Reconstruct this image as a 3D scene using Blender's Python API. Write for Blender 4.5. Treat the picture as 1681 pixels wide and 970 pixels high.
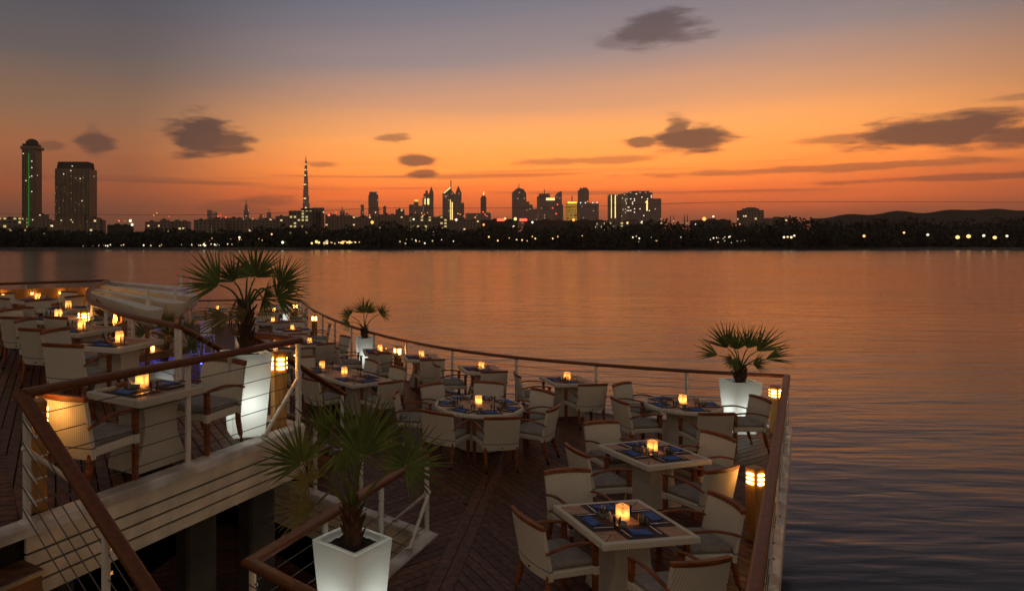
import bpy, bmesh, math, random
from mathutils import Vector, Matrix
R = math.radians
random.seed(11)
S = bpy.context.scene
ORD = 'first second third fourth fifth sixth seventh eighth ninth tenth eleventh twelfth thirteenth fourteenth fifteenth sixteenth seventeenth eighteenth nineteenth'.split()
def ordinal(i):
    if i < 19:
        return ORD[i]
    t_, u_ = divmod(i + 1, 10)
    return ({2: 'twentieth', 3: 'thirtieth', 4: 'fortieth'}[t_] if u_ == 0 else {2: 'twenty', 3: 'thirty', 4: 'forty'}[t_] + '-' + ORD[u_ - 1])
COL = S.collection
for o in list(bpy.data.objects):
    bpy.data.objects.remove(o)

# ------------------------------------------------------------------ camera
F, CX, HY, CH = 1160.0, 560.0, 395.0, 3.6      # focal (px), principal column, horizon row, eye height
cam = bpy.data.cameras.new('camera')
camo = bpy.data.objects.new('camera', cam)
COL.objects.link(camo)
camo.location = (0, 0, CH)
camo.rotation_euler = (R(90), 0, 0)
cam.sensor_width = 36
cam.lens = F / 1681 * 36
cam.shift_x = (840.5 - CX) / 1681
cam.shift_y = (HY - 485) / 1681
cam.clip_start = .1
cam.clip_end = 40000
S.camera = camo

def UP(px, py, z=0.0):
    Y = (CH - z) * F / (py - HY)
    return Vector(((px - CX) * Y / F, Y, z))

def AT(px, py, Y):
    return Vector(((px - CX) * Y / F, Y, CH - (py - HY) * Y / F))

def lin(r, g, b, k=1.0):
    f = lambda c: (c / 255 / 12.92 if c / 255 <= .04045 else ((c / 255 + .055) / 1.055) ** 2.4)
    return (f(r) * k, f(g) * k, f(b) * k, 1)

# ------------------------------------------------------------------ view + sampling
S.view_settings.view_transform = 'Standard'
S.view_settings.look = 'None'
S.view_settings.exposure = .30
S.view_settings.gamma = 1
S.cycles.use_denoising = True
S.cycles.max_bounces = 7
S.cycles.diffuse_bounces = 3
S.cycles.glossy_bounces = 3
S.cycles.transmission_bounces = 6
S.cycles.transparent_max_bounces = 8
S.cycles.volume_bounces = 0
S.cycles.sample_clamp_indirect = 4
S.cycles.caustics_reflective = False
S.cycles.caustics_refractive = False

# ------------------------------------------------------------------ node helpers
def node(nt, t, **kw):
    n = nt.nodes.new(t)
    for k, v in kw.items():
        setattr(n, k, v)
    return n

def setin(nt, n, i, v):
    if v is None:
        return
    if hasattr(v, 'is_linked') or hasattr(v, 'links'):
        nt.links.new(v, n.inputs[i])
    else:
        n.inputs[i].default_value = v

def mth(nt, op, a, b=None, c=None, clamp=False):
    n = node(nt, 'ShaderNodeMath', operation=op, use_clamp=clamp)
    for i, v in enumerate((a, b, c)):
        setin(nt, n, i, v)
    return n.outputs[0]

def mrange(nt, v, a, b, c=0.0, d=1.0, smooth=True):
    n = node(nt, 'ShaderNodeMapRange', interpolation_type='SMOOTHSTEP' if smooth else 'LINEAR')
    for i, x in enumerate((v, a, b, c, d)):
        setin(nt, n, i, x)
    return n.outputs[0]

def mixc(nt, f, a, b, mode='MIX'):
    n = node(nt, 'ShaderNodeMix', data_type='RGBA', blend_type=mode)
    setin(nt, n, 0, f)
    setin(nt, n, 6, a)
    setin(nt, n, 7, b)
    return n.outputs[2]

def ramp(nt, v, stops):
    n = node(nt, 'ShaderNodeValToRGB')
    e = n.color_ramp.elements
    while len(e) > 1:
        e.remove(e[-1])
    e[0].position, e[0].color = stops[0]
    for p, c in stops[1:]:
        x = e.new(p)
        x.color = c
    nt.links.new(v, n.inputs[0])
    return n.outputs[0]

# ------------------------------------------------------------------ world: dusk sky
SKY_K = .5
GLOW_AZ = math.atan((950 - CX) / F)
W = bpy.data.worlds.new('World')
S.world = W
W.use_nodes = True
nt = W.node_tree
nt.nodes.clear()
tc = node(nt, 'ShaderNodeTexCoord')
sp = node(nt, 'ShaderNodeSeparateXYZ')
nt.links.new(tc.outputs['Generated'], sp.inputs[0])
dx, dy, dz = sp.outputs
el = mth(nt, 'MULTIPLY', mth(nt, 'ARCSINE', dz), 57.2958)           # degrees
az = mth(nt, 'MULTIPLY', mth(nt, 'ARCTAN2', dx, dy), 57.2958)
cv = node(nt, 'ShaderNodeCombineXYZ')
nt.links.new(mth(nt, 'MULTIPLY', az, .05), cv.inputs[0])
nt.links.new(mth(nt, 'MULTIPLY', el, .55), cv.inputs[1])
nz = node(nt, 'ShaderNodeTexNoise')
nz.inputs['Scale'].default_value = 1.0
nz.inputs['Detail'].default_value = 5
nz.inputs['Roughness'].default_value = .55
nt.links.new(cv.outputs[0], nz.inputs['Vector'])
streak = mth(nt, 'SUBTRACT', nz.outputs['Fac'], .5)
elw = mth(nt, 'ADD', el, mth(nt, 'MULTIPLY', streak, 1.6))           # slightly uneven layering
t = mth(nt, 'DIVIDE', elw, 90, clamp=True)
def stops(l):
    return [(max(0, e / 90), lin(*c, SKY_K)) for e, c in l]
centre = ramp(nt, t, stops([(0, (120, 64, 48)), (1.6, (150, 74, 48)), (2.6, (230, 100, 42)), (3.8, (290, 130, 42)), (5.6, (335, 182, 62)), (8, (290, 186, 92)), (10.5, (226, 160, 114)),
                            (14, (152, 134, 131)), (18.5, (107, 109, 122)), (28, (80, 80, 86)), (50, (70, 69, 73)), (90, (74, 72, 74))]))
edge = ramp(nt, t, stops([(0, (94, 60, 48)), (2, (118, 66, 47)), (4, (164, 82, 44)), (7, (168, 101, 60)), (10, (138, 101, 73)), (14, (96, 87, 84)), (18, (76, 77, 85)),
                          (28, (56, 55, 58)), (50, (62, 60, 62)), (90, (74, 72, 74))]))
back = ramp(nt, t, stops([(0, (102, 87, 73)), (8, (130, 111, 92)), (20, (130, 115, 99)), (45, (112, 102, 93)), (90, (76, 74, 75))]))
cosd = mth(nt, 'COSINE', mth(nt, 'SUBTRACT', mth(nt, 'ARCTAN2', dx, dy), GLOW_AZ))
m1 = mrange(nt, cosd, .805, 1.0)
m2 = mrange(nt, cosd, -.55, .74)
sky = mixc(nt, m2, back, mixc(nt, m1, edge, centre))
# thin cloud bars low over the horizon
cv2 = node(nt, 'ShaderNodeCombineXYZ')
nt.links.new(mth(nt, 'MULTIPLY', az, .035), cv2.inputs[0])
nt.links.new(mth(nt, 'ADD', mth(nt, 'MULTIPLY', el, 1.5), mth(nt, 'MULTIPLY', az, .012)), cv2.inputs[1])
nz2 = node(nt, 'ShaderNodeTexNoise')
nz2.inputs['Scale'].default_value = 1.0
nz2.inputs['Detail'].default_value = 3
nt.links.new(cv2.outputs[0], nz2.inputs['Vector'])
bars = mth(nt, 'MULTIPLY', mrange(nt, nz2.outputs['Fac'], .52, .68), mth(nt, 'MULTIPLY', mrange(nt, el, 1.5, 3), mrange(nt, el, 6.6, 5.0)))
sky = mixc(nt, mth(nt, 'MULTIPLY', bars, .55), sky, lin(128, 66, 44, SKY_K))
# clouds: soft dark banks at their own bearing and height
cv3 = node(nt, 'ShaderNodeCombineXYZ')
nt.links.new(mth(nt, 'MULTIPLY', az, .30), cv3.inputs[0])
nt.links.new(mth(nt, 'MULTIPLY', el, 1.15), cv3.inputs[1])
nz3 = node(nt, 'ShaderNodeTexNoise')
nz3.inputs['Scale'].default_value = 1.0
nz3.inputs['Detail'].default_value = 7
nz3.inputs['Roughness'].default_value = .58
nt.links.new(cv3.outputs[0], nz3.inputs['Vector'])
ragged = mth(nt, 'MULTIPLY', mth(nt, 'SUBTRACT', nz3.outputs['Fac'], .5), 2.5)
CLOUDS = [  # column, row, half width, half height, weight
    (332, 224, 50, 34, .95), (375, 233, 40, 16, .9), (154, 231, 30, 18, .8), (85, 240, 26, 8, .5), (645, 227, 24, 7, .6),
    (688, 264, 28, 9, .85), (697, 285, 22, 7, .8), (526, 271, 26, 6, .5), (1112, 212, 22, 20, .85), (1136, 228, 62, 20, .95),
    (1052, 234, 28, 9, .8), (1080, 50, 62, 26, .75), (1040, 64, 60, 12, .4), (1540, 218, 150, 26, .95), (1440, 224, 120, 9, .6), (1660, 222, 90, 18, .9),
    (1600, 187, 80, 9, .6), (1672, 160, 50, 6, .4), (440, 330, 46, 10, .5), (390, 340, 60, 10, .35), (970, 264, 110, 6, .5), (1330, 278, 260, 6, .55), (1560, 292, 190, 5, .6)]
mask = None
for px, py, rx, ry, wgt in CLOUDS:
    a = math.atan((px - CX) / F)
    ca = math.degrees(a)
    ce = math.degrees(math.atan((HY - py) / math.hypot(F, px - CX)))
    ra = math.degrees(rx / F) * math.cos(a) ** 2
    re = math.degrees(ry / F) * math.cos(a)
    u = mth(nt, 'MULTIPLY', mth(nt, 'SUBTRACT', az, ca), 1 / ra)
    v = mth(nt, 'MULTIPLY', mth(nt, 'SUBTRACT', el, ce), 1 / re)
    d2 = mth(nt, 'ADD', mth(nt, 'MULTIPLY', u, u), mth(nt, 'MULTIPLY', v, v))
    m = mrange(nt, mth(nt, 'ADD', mth(nt, 'SQRT', d2), ragged), 1.42, .60, 0, wgt)
    mask = m if mask is None else mth(nt, 'MAXIMUM', mask, m)
mask = mth(nt, 'MULTIPLY', mask, mrange(nt, dy, 0, .1))
cloudc = mixc(nt, .30, mixc(nt, .5, sky, lin(92, 62, 58, SKY_K)), lin(70, 50, 52, SKY_K))
cloudc = mixc(nt, .80, cloudc, lin(50, 38, 38, SKY_K))
sky = mixc(nt, mask, sky, cloudc)
# faint Nishita skylight on top (sun just under the horizon)
ns = node(nt, 'ShaderNodeTexSky', sky_type='NISHITA')
ns.sun_disc = False
ns.sun_elevation = R(-3)
ns.sun_rotation = GLOW_AZ
bgA = node(nt, 'ShaderNodeBackground')
bgB = node(nt, 'ShaderNodeBackground')
nt.links.new(sky, bgA.inputs[0])
nt.links.new(ns.outputs[0], bgB.inputs[0])
bgA.inputs[1].default_value = 1 / SKY_K
bgB.inputs[1].default_value = .05
ad = node(nt, 'ShaderNodeAddShader')
nt.links.new(bgA.outputs[0], ad.inputs[0])
nt.links.new(bgB.outputs[0], ad.inputs[1])
wo = node(nt, 'ShaderNodeOutputWorld')
nt.links.new(ad.outputs[0], wo.inputs[0])

# ------------------------------------------------------------------ materials
def pmat(name, col, rough=.6, metal=0.0, spec=.5, var=0.0, nscale=8.0, stretch=(1, 1, 1), bump=0.0, bscale=None, objvar=0.0, coat=0.0, col2=None):
    m = bpy.data.materials.new(name)
    m.use_nodes = True
    n = m.node_tree
    b = n.nodes['Principled BSDF']
    b.inputs['Roughness'].default_value = rough
    b.inputs['Metallic'].default_value = metal
    b.inputs['Specular IOR Level'].default_value = spec
    b.inputs['Coat Weight'].default_value = coat
    c4 = (*col, 1)
    if var or bump:
        tcn = node(n, 'ShaderNodeTexCoord')
        mp = node(n, 'ShaderNodeMapping')
        mp.inputs['Scale'].default_value = stretch
        n.links.new(tcn.outputs['Object'], mp.inputs[0])
        nn = node(n, 'ShaderNodeTexNoise')
        nn.inputs['Scale'].default_value = nscale
        nn.inputs['Detail'].default_value = 5
        n.links.new(mp.outputs[0], nn.inputs['Vector'])
        src = nn.outputs['Fac']
        lo = col2 or tuple(x * (1 - var) for x in col)
        hi = tuple(min(1, x * (1 + var)) for x in col)
        out = mixc(n, mrange(n, src, .3, .7), (*lo, 1), (*hi, 1))
        if objvar:
            oi = node(n, 'ShaderNodeObjectInfo')
            k = mrange(n, oi.outputs['Random'], 0, 1, 1 - objvar, 1 + objvar, smooth=False)
            hsv = node(n, 'ShaderNodeHueSaturation')
            n.links.new(out, hsv.inputs['Color'])
            n.links.new(k, hsv.inputs['Value'])
            out = hsv.outputs[0]
        n.links.new(out, b.inputs['Base Color'])
        if bump:
            bn = node(n, 'ShaderNodeBump')
            bn.inputs['Strength'].default_value = bump
            bn.inputs['Distance'].default_value = .01
            n.links.new(src, bn.inputs['Height'])
            n.links.new(bn.outputs[0], b.inputs['Normal'])
    else:
        b.inputs['Base Color'].default_value = c4
    return m

def emat(name, col, k, sample=True):
    m = bpy.data.materials.new(name)
    m.use_nodes = True
    n = m.node_tree
    n.nodes.clear()
    e = node(n, 'ShaderNodeEmission')
    e.inputs[0].default_value = (*col, 1)
    e.inputs[1].default_value = k
    o = node(n, 'ShaderNodeOutputMaterial')
    n.links.new(e.outputs[0], o.inputs[0])
    if not sample:
        m.cycles.emission_sampling = 'NONE'
    return m

def woven(name, col):
    m = bpy.data.materials.new(name)
    m.use_nodes = True
    n = m.node_tree
    b = n.nodes['Principled BSDF']
    b.inputs['Roughness'].default_value = .62
    tcn = node(n, 'ShaderNodeTexCoord')
    s = node(n, 'ShaderNodeSeparateXYZ')
    n.links.new(tcn.outputs['Object'], s.inputs[0])
    xy = mth(n, 'ADD', s.outputs[0], s.outputs[1])
    rib = mth(n, 'MULTIPLY', mth(n, 'ADD', mth(n, 'SINE', mth(n, 'MULTIPLY', xy, 2 * math.pi / .022)), 1), .5)
    weft = mth(n, 'MULTIPLY', mth(n, 'ADD', mth(n, 'SINE', mth(n, 'MULTIPLY', s.outputs[2], 2 * math.pi / .012)), 1), .5)
    h = mth(n, 'ADD', mth(n, 'MULTIPLY', rib, .8), mth(n, 'MULTIPLY', weft, .2))
    nn = node(n, 'ShaderNodeTexNoise')
    nn.inputs['Scale'].default_value = 5
    n.links.new(tcn.outputs['Object'], nn.inputs['Vector'])
    c = mixc(n, h, tuple(x * .66 for x in col) + (1,), (*col, 1))
    c = mixc(n, mth(n, 'MULTIPLY', mrange(n, nn.outputs['Fac'], .35, .75), .25), c, tuple(x * .6 for x in col) + (1,))
    oi = node(n, 'ShaderNodeObjectInfo')
    hs = node(n, 'ShaderNodeHueSaturation')
    n.links.new(c, hs.inputs['Color'])
    n.links.new(mrange(n, oi.outputs['Random'], 0, 1, .84, 1.08, smooth=False), hs.inputs['Value'])
    n.links.new(hs.outputs[0], b.inputs['Base Color'])
    bn = node(n, 'ShaderNodeBump')
    bn.inputs['Strength'].default_value = .5
    bn.inputs['Distance'].default_value = .006
    n.links.new(h, bn.inputs['Height'])
    n.links.new(bn.outputs[0], b.inputs['Normal'])
    return m

M = {}
M['weave'] = woven('white_weave', (.80, .735, .61))
M['teak'] = pmat('oiled_teak', (.24, .075, .024), .52, var=.4, nscale=9, stretch=(1, 1, 6), bump=.12, spec=.3)
M['rail'] = pmat('varnished_handrail_teak', (.155, .052, .018), .44, var=.18, nscale=5, stretch=(3, 3, 12), bump=.08, spec=.35)
M['deck'] = pmat('weathered_deck_teak', (.118, .050, .026), .50, spec=.28, var=.45, nscale=3.5, stretch=(3, 3, 1), bump=.25, objvar=.30)
M['deckd'] = pmat('dark_joist_timber', (.012, .008, .006), .8, var=.3)
M['board'] = pmat('table_board_teak', (.36, .19, .085), .42, var=.3, nscale=10, stretch=(1, 4, 1), bump=.08, objvar=.14)
M['cushion'] = pmat('grey_cushion_cloth', (.30, .275, .25), .85, var=.16, nscale=14, bump=.35, objvar=.12)
M['seam'] = pmat('grey_piping', (.16, .15, .145), .7)
M['white'] = pmat('white_marine_paint', (.72, .69, .64), .38, var=.10, nscale=4)
M['kerb'] = pmat('worn_white_kerb_paint', (.66, .63, .60), .45, var=.22, nscale=3.2, col2=(.42, .37, .31))
M['fascia'] = pmat('cream_fascia_paint', (.74, .63, .47), .45, var=.16, nscale=2.5, objvar=.07, col2=(.60, .50, .36))
M['steel'] = pmat('stainless_steel', (.55, .54, .52), .28, metal=1)
M['cable'] = pmat('steel_cable', (.10, .09, .08), .5, metal=.6)
M['black'] = pmat('black_rubber', (.012, .012, .013), .5)
M['napkin'] = pmat('blue_linen', (.055, .13, .40), .85, var=.2, nscale=30, bump=.2)
M['mat'] = pmat('brown_placemat', (.052, .026, .017), .7, var=.3, nscale=60, bump=.3)
M['stone'] = pmat('grey_stoneware', (.30, .29, .27), .5, var=.15)
M['soil'] = pmat('dark_potting_soil', (.018, .011, .008), .95, var=.5, nscale=30, bump=1)
M['bark'] = pmat('palm_bark', (.075, .036, .018), .85, var=.5, nscale=14, stretch=(1, 1, .4), bump=.7)
M['frond'] = pmat('fan_palm_green', (.060, .105, .026), .5, var=.4, nscale=4)
M['frondy'] = pmat('yellowing_palm_leaf', (.13, .115, .03), .55, var=.4, nscale=5)
def leafmat(name, col, tr):
    m = pmat(name, col, .5, var=.4, nscale=4)
    n = m.node_tree
    b = n.nodes['Principled BSDF']
    src = b.inputs['Base Color'].links[0].from_socket
    t_ = node(n, 'ShaderNodeBsdfTranslucent')
    hs = node(n, 'ShaderNodeHueSaturation')
    hs.inputs['Value'].default_value = 1.6
    n.links.new(src, hs.inputs['Color'])
    n.links.new(hs.outputs[0], t_.inputs[0])
    mx = node(n, 'ShaderNodeMixShader')
    mx.inputs[0].default_value = tr
    n.links.new(b.outputs[0], mx.inputs[1])
    n.links.new(t_.outputs[0], mx.inputs[2])
    n.links.new(mx.outputs[0], n.nodes['Material Output'].inputs[0])
    return m
M['frond'] = leafmat('fan_palm_leaf', (.105, .145, .028), .3)
M['frondy'] = leafmat('yellowing_fan_palm_leaf', (.14, .12, .03), .3)
M['bollard'] = pmat('honey_bollard_wood', (.40, .20, .055), .45, var=.25, nscale=6, stretch=(3, 3, .6), bump=.1)
M['slot'] = emat('bollard_slot_light', (1.0, .44, .09), 20.0)
M['blue'] = emat('blue_led_strip', (.03, .03, 1.0), 9.0)
M['amber'] = emat('amber_bar_lamp', (1.0, .42, .06), 14.0)
M['concrete'] = pmat('stained_concrete', (.09, .08, .07), .85, var=.3, nscale=2)
M['barwood'] = pmat('bar_wood', (.26, .12, .045), .45, var=.3, nscale=4, stretch=(1, 1, 4))
M['canvas'] = pmat('off_white_canvas', (.78, .74, .68), .8, var=.08, nscale=3)
M['leaf'] = pmat('dark_tree_foliage', (.020, .026, .012), .8, var=.4, nscale=.2)
M['land'] = pmat('parkland_ground', (.035, .034, .020), .95, var=.4, nscale=.02)
M['rock'] = pmat('shore_revetment', (.075, .062, .052), .9, var=.4, nscale=.3)
M['hill'] = pmat('hill_ground', (.05, .042, .03), .95, var=.3, nscale=.01)

def glassmat():
    m = bpy.data.materials.new('clear_glass')
    m.use_nodes = True
    n = m.node_tree
    n.nodes.clear()
    g = node(n, 'ShaderNodeBsdfGlossy')
    g.inputs['Roughness'].default_value = .04
    tr = node(n, 'ShaderNodeBsdfTransparent')
    tr.inputs[0].default_value = (.94, .95, .95, 1)
    fr = node(n, 'ShaderNodeFresnel')
    fr.inputs[0].default_value = 1.5
    mx = node(n, 'ShaderNodeMixShader')
    n.links.new(mth(n, 'MULTIPLY', mth(n, 'ADD', fr.outputs[0], .06), 1.3, clamp=True), mx.inputs[0])
    n.links.new(tr.outputs[0], mx.inputs[1])
    n.links.new(g.outputs[0], mx.inputs[2])
    o = node(n, 'ShaderNodeOutputMaterial')
    n.links.new(mx.outputs[0], o.inputs[0])
    return m
M['glass'] = glassmat()

def frosted(name, tr_col, trans, clear):
    m = bpy.data.materials.new(name)
    m.use_nodes = True
    n = m.node_tree
    n.nodes.clear()
    d = node(n, 'ShaderNodeBsdfDiffuse')
    d.inputs[0].default_value = (.80, .76, .68, 1)
    tr = node(n, 'ShaderNodeBsdfTranslucent')
    tr.inputs[0].default_value = (*tr_col, 1)
    cl = node(n, 'ShaderNodeBsdfTransparent')
    m1_ = node(n, 'ShaderNodeMixShader')
    m1_.inputs[0].default_value = trans
    n.links.new(d.outputs[0], m1_.inputs[1])
    n.links.new(tr.outputs[0], m1_.inputs[2])
    m2_ = node(n, 'ShaderNodeMixShader')
    m2_.inputs[0].default_value = clear
    n.links.new(m1_.outputs[0], m2_.inputs[1])
    n.links.new(cl.outputs[0], m2_.inputs[2])
    o = node(n, 'ShaderNodeOutputMaterial')
    n.links.new(m2_.outputs[0], o.inputs[0])
    return m
M['lantern'] = frosted('frosted_lantern_shell', (.95, .84, .66), .8, .32)

def planterskin():
    m = bpy.data.materials.new('translucent_planter_plastic')
    m.use_nodes = True
    n = m.node_tree
    n.nodes.clear()
    d = node(n, 'ShaderNodeBsdfDiffuse')
    d.inputs[0].default_value = (.72, .74, .70, 1)
    tr = node(n, 'ShaderNodeBsdfTranslucent')
    tr.inputs[0].default_value = (.80, .86, .82, 1)
    mx = node(n, 'ShaderNodeMixShader')
    mx.inputs[0].default_value = .5
    n.links.new(d.outputs[0], mx.inputs[1])
    n.links.new(tr.outputs[0], mx.inputs[2])
    o = node(n, 'ShaderNodeOutputMaterial')
    n.links.new(mx.outputs[0], o.inputs[0])
    return m
M['planter'] = planterskin()

def watermat():
    m = bpy.data.materials.new('calm_creek_water')
    m.use_nodes = True
    n = m.node_tree
    b = n.nodes['Principled BSDF']
    b.inputs['Base Color'].default_value = (.010, .010, .011, 1)
    b.inputs['Roughness'].default_value = .18
    b.inputs['IOR'].default_value = 1.31
    b.inputs['Specular Tint'].default_value = (.96, 1.0, .98, 1)
    tcn = node(n, 'ShaderNodeTexCoord')
    hs = []
    for sc, rot, stx, k in ((.8, -8, .22, 1.0), (2.4, 6, .28, .30), (.10, -14, .35, 1.6)):
        mp = node(n, 'ShaderNodeMapping')
        mp.inputs['Rotation'].default_value = (0, 0, R(rot))
        mp.inputs['Scale'].default_value = (stx, 1, 1)
        n.links.new(tcn.outputs['Object'], mp.inputs[0])
        w = node(n, 'ShaderNodeTexNoise')
        w.inputs['Scale'].default_value = sc
        w.inputs['Detail'].default_value = 2
        w.inputs['Distortion'].default_value = .4
        n.links.new(mp.outputs[0], w.inputs['Vector'])
        hs.append(mth(n, 'MULTIPLY', w.outputs['Fac'], k))
    h = mth(n, 'ADD', mth(n, 'ADD', hs[0], hs[1]), hs[2])
    bn = node(n, 'ShaderNodeBump')
    bn.inputs['Strength'].default_value = 1.0
    bn.inputs['Distance'].default_value = .06
    wp = node(n, 'ShaderNodeTexNoise')
    wp.inputs['Scale'].default_value = .03
    wp.inputs['Detail'].default_value = 3
    n.links.new(tcn.outputs['Object'], wp.inputs['Vector'])
    n.links.new(mrange(n, wp.outputs['Fac'], .3, .7, .165, .205), b.inputs['Roughness'])
    n.links.new(h, bn.inputs['Height'])
    n.links.new(bn.outputs[0], b.inputs['Normal'])
    return m
M['water'] = watermat()

def facade(name, wall, cell, lit, k=1.2, litcol=(1, .72, .34), glass=(.05, .05, .055)):
    """wall with a grid of panes; a few cells lit from inside"""
    m = bpy.data.materials.new(name)
    m.use_nodes = True
    n = m.node_tree
    b = n.nodes['Principled BSDF']
    b.inputs['Roughness'].default_value = .6
    tcn = node(n, 'ShaderNodeTexCoord')
    s = node(n, 'ShaderNodeSeparateXYZ')
    n.links.new(tcn.outputs['Object'], s.inputs[0])
    u = mth(n, 'DIVIDE', mth(n, 'ADD', s.outputs[0], mth(n, 'MULTIPLY', s.outputs[1], .97)), cell[0])
    v = mth(n, 'DIVIDE', s.outputs[2], cell[1])
    fu, fv = mth(n, 'FRACT', u), mth(n, 'FRACT', v)
    pane = mth(n, 'MULTIPLY', mth(n, 'MULTIPLY', mth(n, 'GREATER_THAN', fu, .22), mth(n, 'LESS_THAN', fu, .78)),
               mth(n, 'MULTIPLY', mth(n, 'GREATER_THAN', fv, .25), mth(n, 'LESS_THAN', fv, .8)))
    cx = node(n, 'ShaderNodeCombineXYZ')
    n.links.new(mth(n, 'FLOOR', u), cx.inputs[0])
    n.links.new(mth(n, 'FLOOR', v), cx.inputs[1])
    oi = node(n, 'ShaderNodeObjectInfo')
    n.links.new(mth(n, 'MULTIPLY', oi.outputs['Random'], 97), cx.inputs[2])
    wn = node(n, 'ShaderNodeTexWhiteNoise')
    n.links.new(cx.outputs[0], wn.inputs[0])
    on = mth(n, 'MULTIPLY', pane, mth(n, 'LESS_THAN', wn.outputs['Value'], lit))
    n.links.new(mixc(n, pane, (*wall, 1), (*glass, 1)), b.inputs['Base Color'])
    b.inputs['Emission Color'].default_value = (*litcol, 1)
    n.links.new(mth(n, 'MULTIPLY', on, k), b.inputs['Emission Strength'])
    m.cycles.emission_sampling = 'NONE'
    return m
M['fac_tower'] = facade('hotel_tower_facade', (.30, .20, .11), (4.2, 3.6), .003, .8)
M['fac_low'] = facade('apartment_facade', (.26, .19, .14), (4.5, 3.5), .05, .8)
M['fac_lit'] = facade('lit_office_facade', (.20, .17, .14), (5, 4), .30, .55, (1, .78, .30))
M['fac_far'] = facade('distant_glass_facade', (.16, .14, .13), (9, 8), .03, .7)
M['fac_gold'] = facade('gold_floodlit_facade', (.6, .36, .08), (7, 8), .85, .75, (1, .50, .05))
M['fac_dots'] = facade('sparkling_facade', (.15, .13, .12), (9, 8), .10, 1.4, (1, .85, .6))
M['e_white'] = emat('white_lamp_light', (1, .84, .58), 1.35, False)
M['e_warm'] = emat('warm_lamp_light', (1, .60, .20), 1.5, False)
M['e_orange'] = emat('sodium_lamp_light', (1, .40, .08), 1.7, False)
M['e_dim'] = emat('dim_lamp_light', (1, .75, .40), .6, False)
M['e_dimgreen'] = emat('dim_green_light', (.02, .5, .10), .12, False)
M['e_red'] = emat('red_beacon_light', (1, .07, .03), 3, False)
M['e_green'] = emat('green_tower_light', (.02, .75, .10), .4, False)
M['e_yellow'] = emat('yellow_facade_light', (1, .72, .22), 1.6, False)
M['e_cyan'] = emat('pale_roof_light', (.65, .9, .8), 1.5, False)

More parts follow.
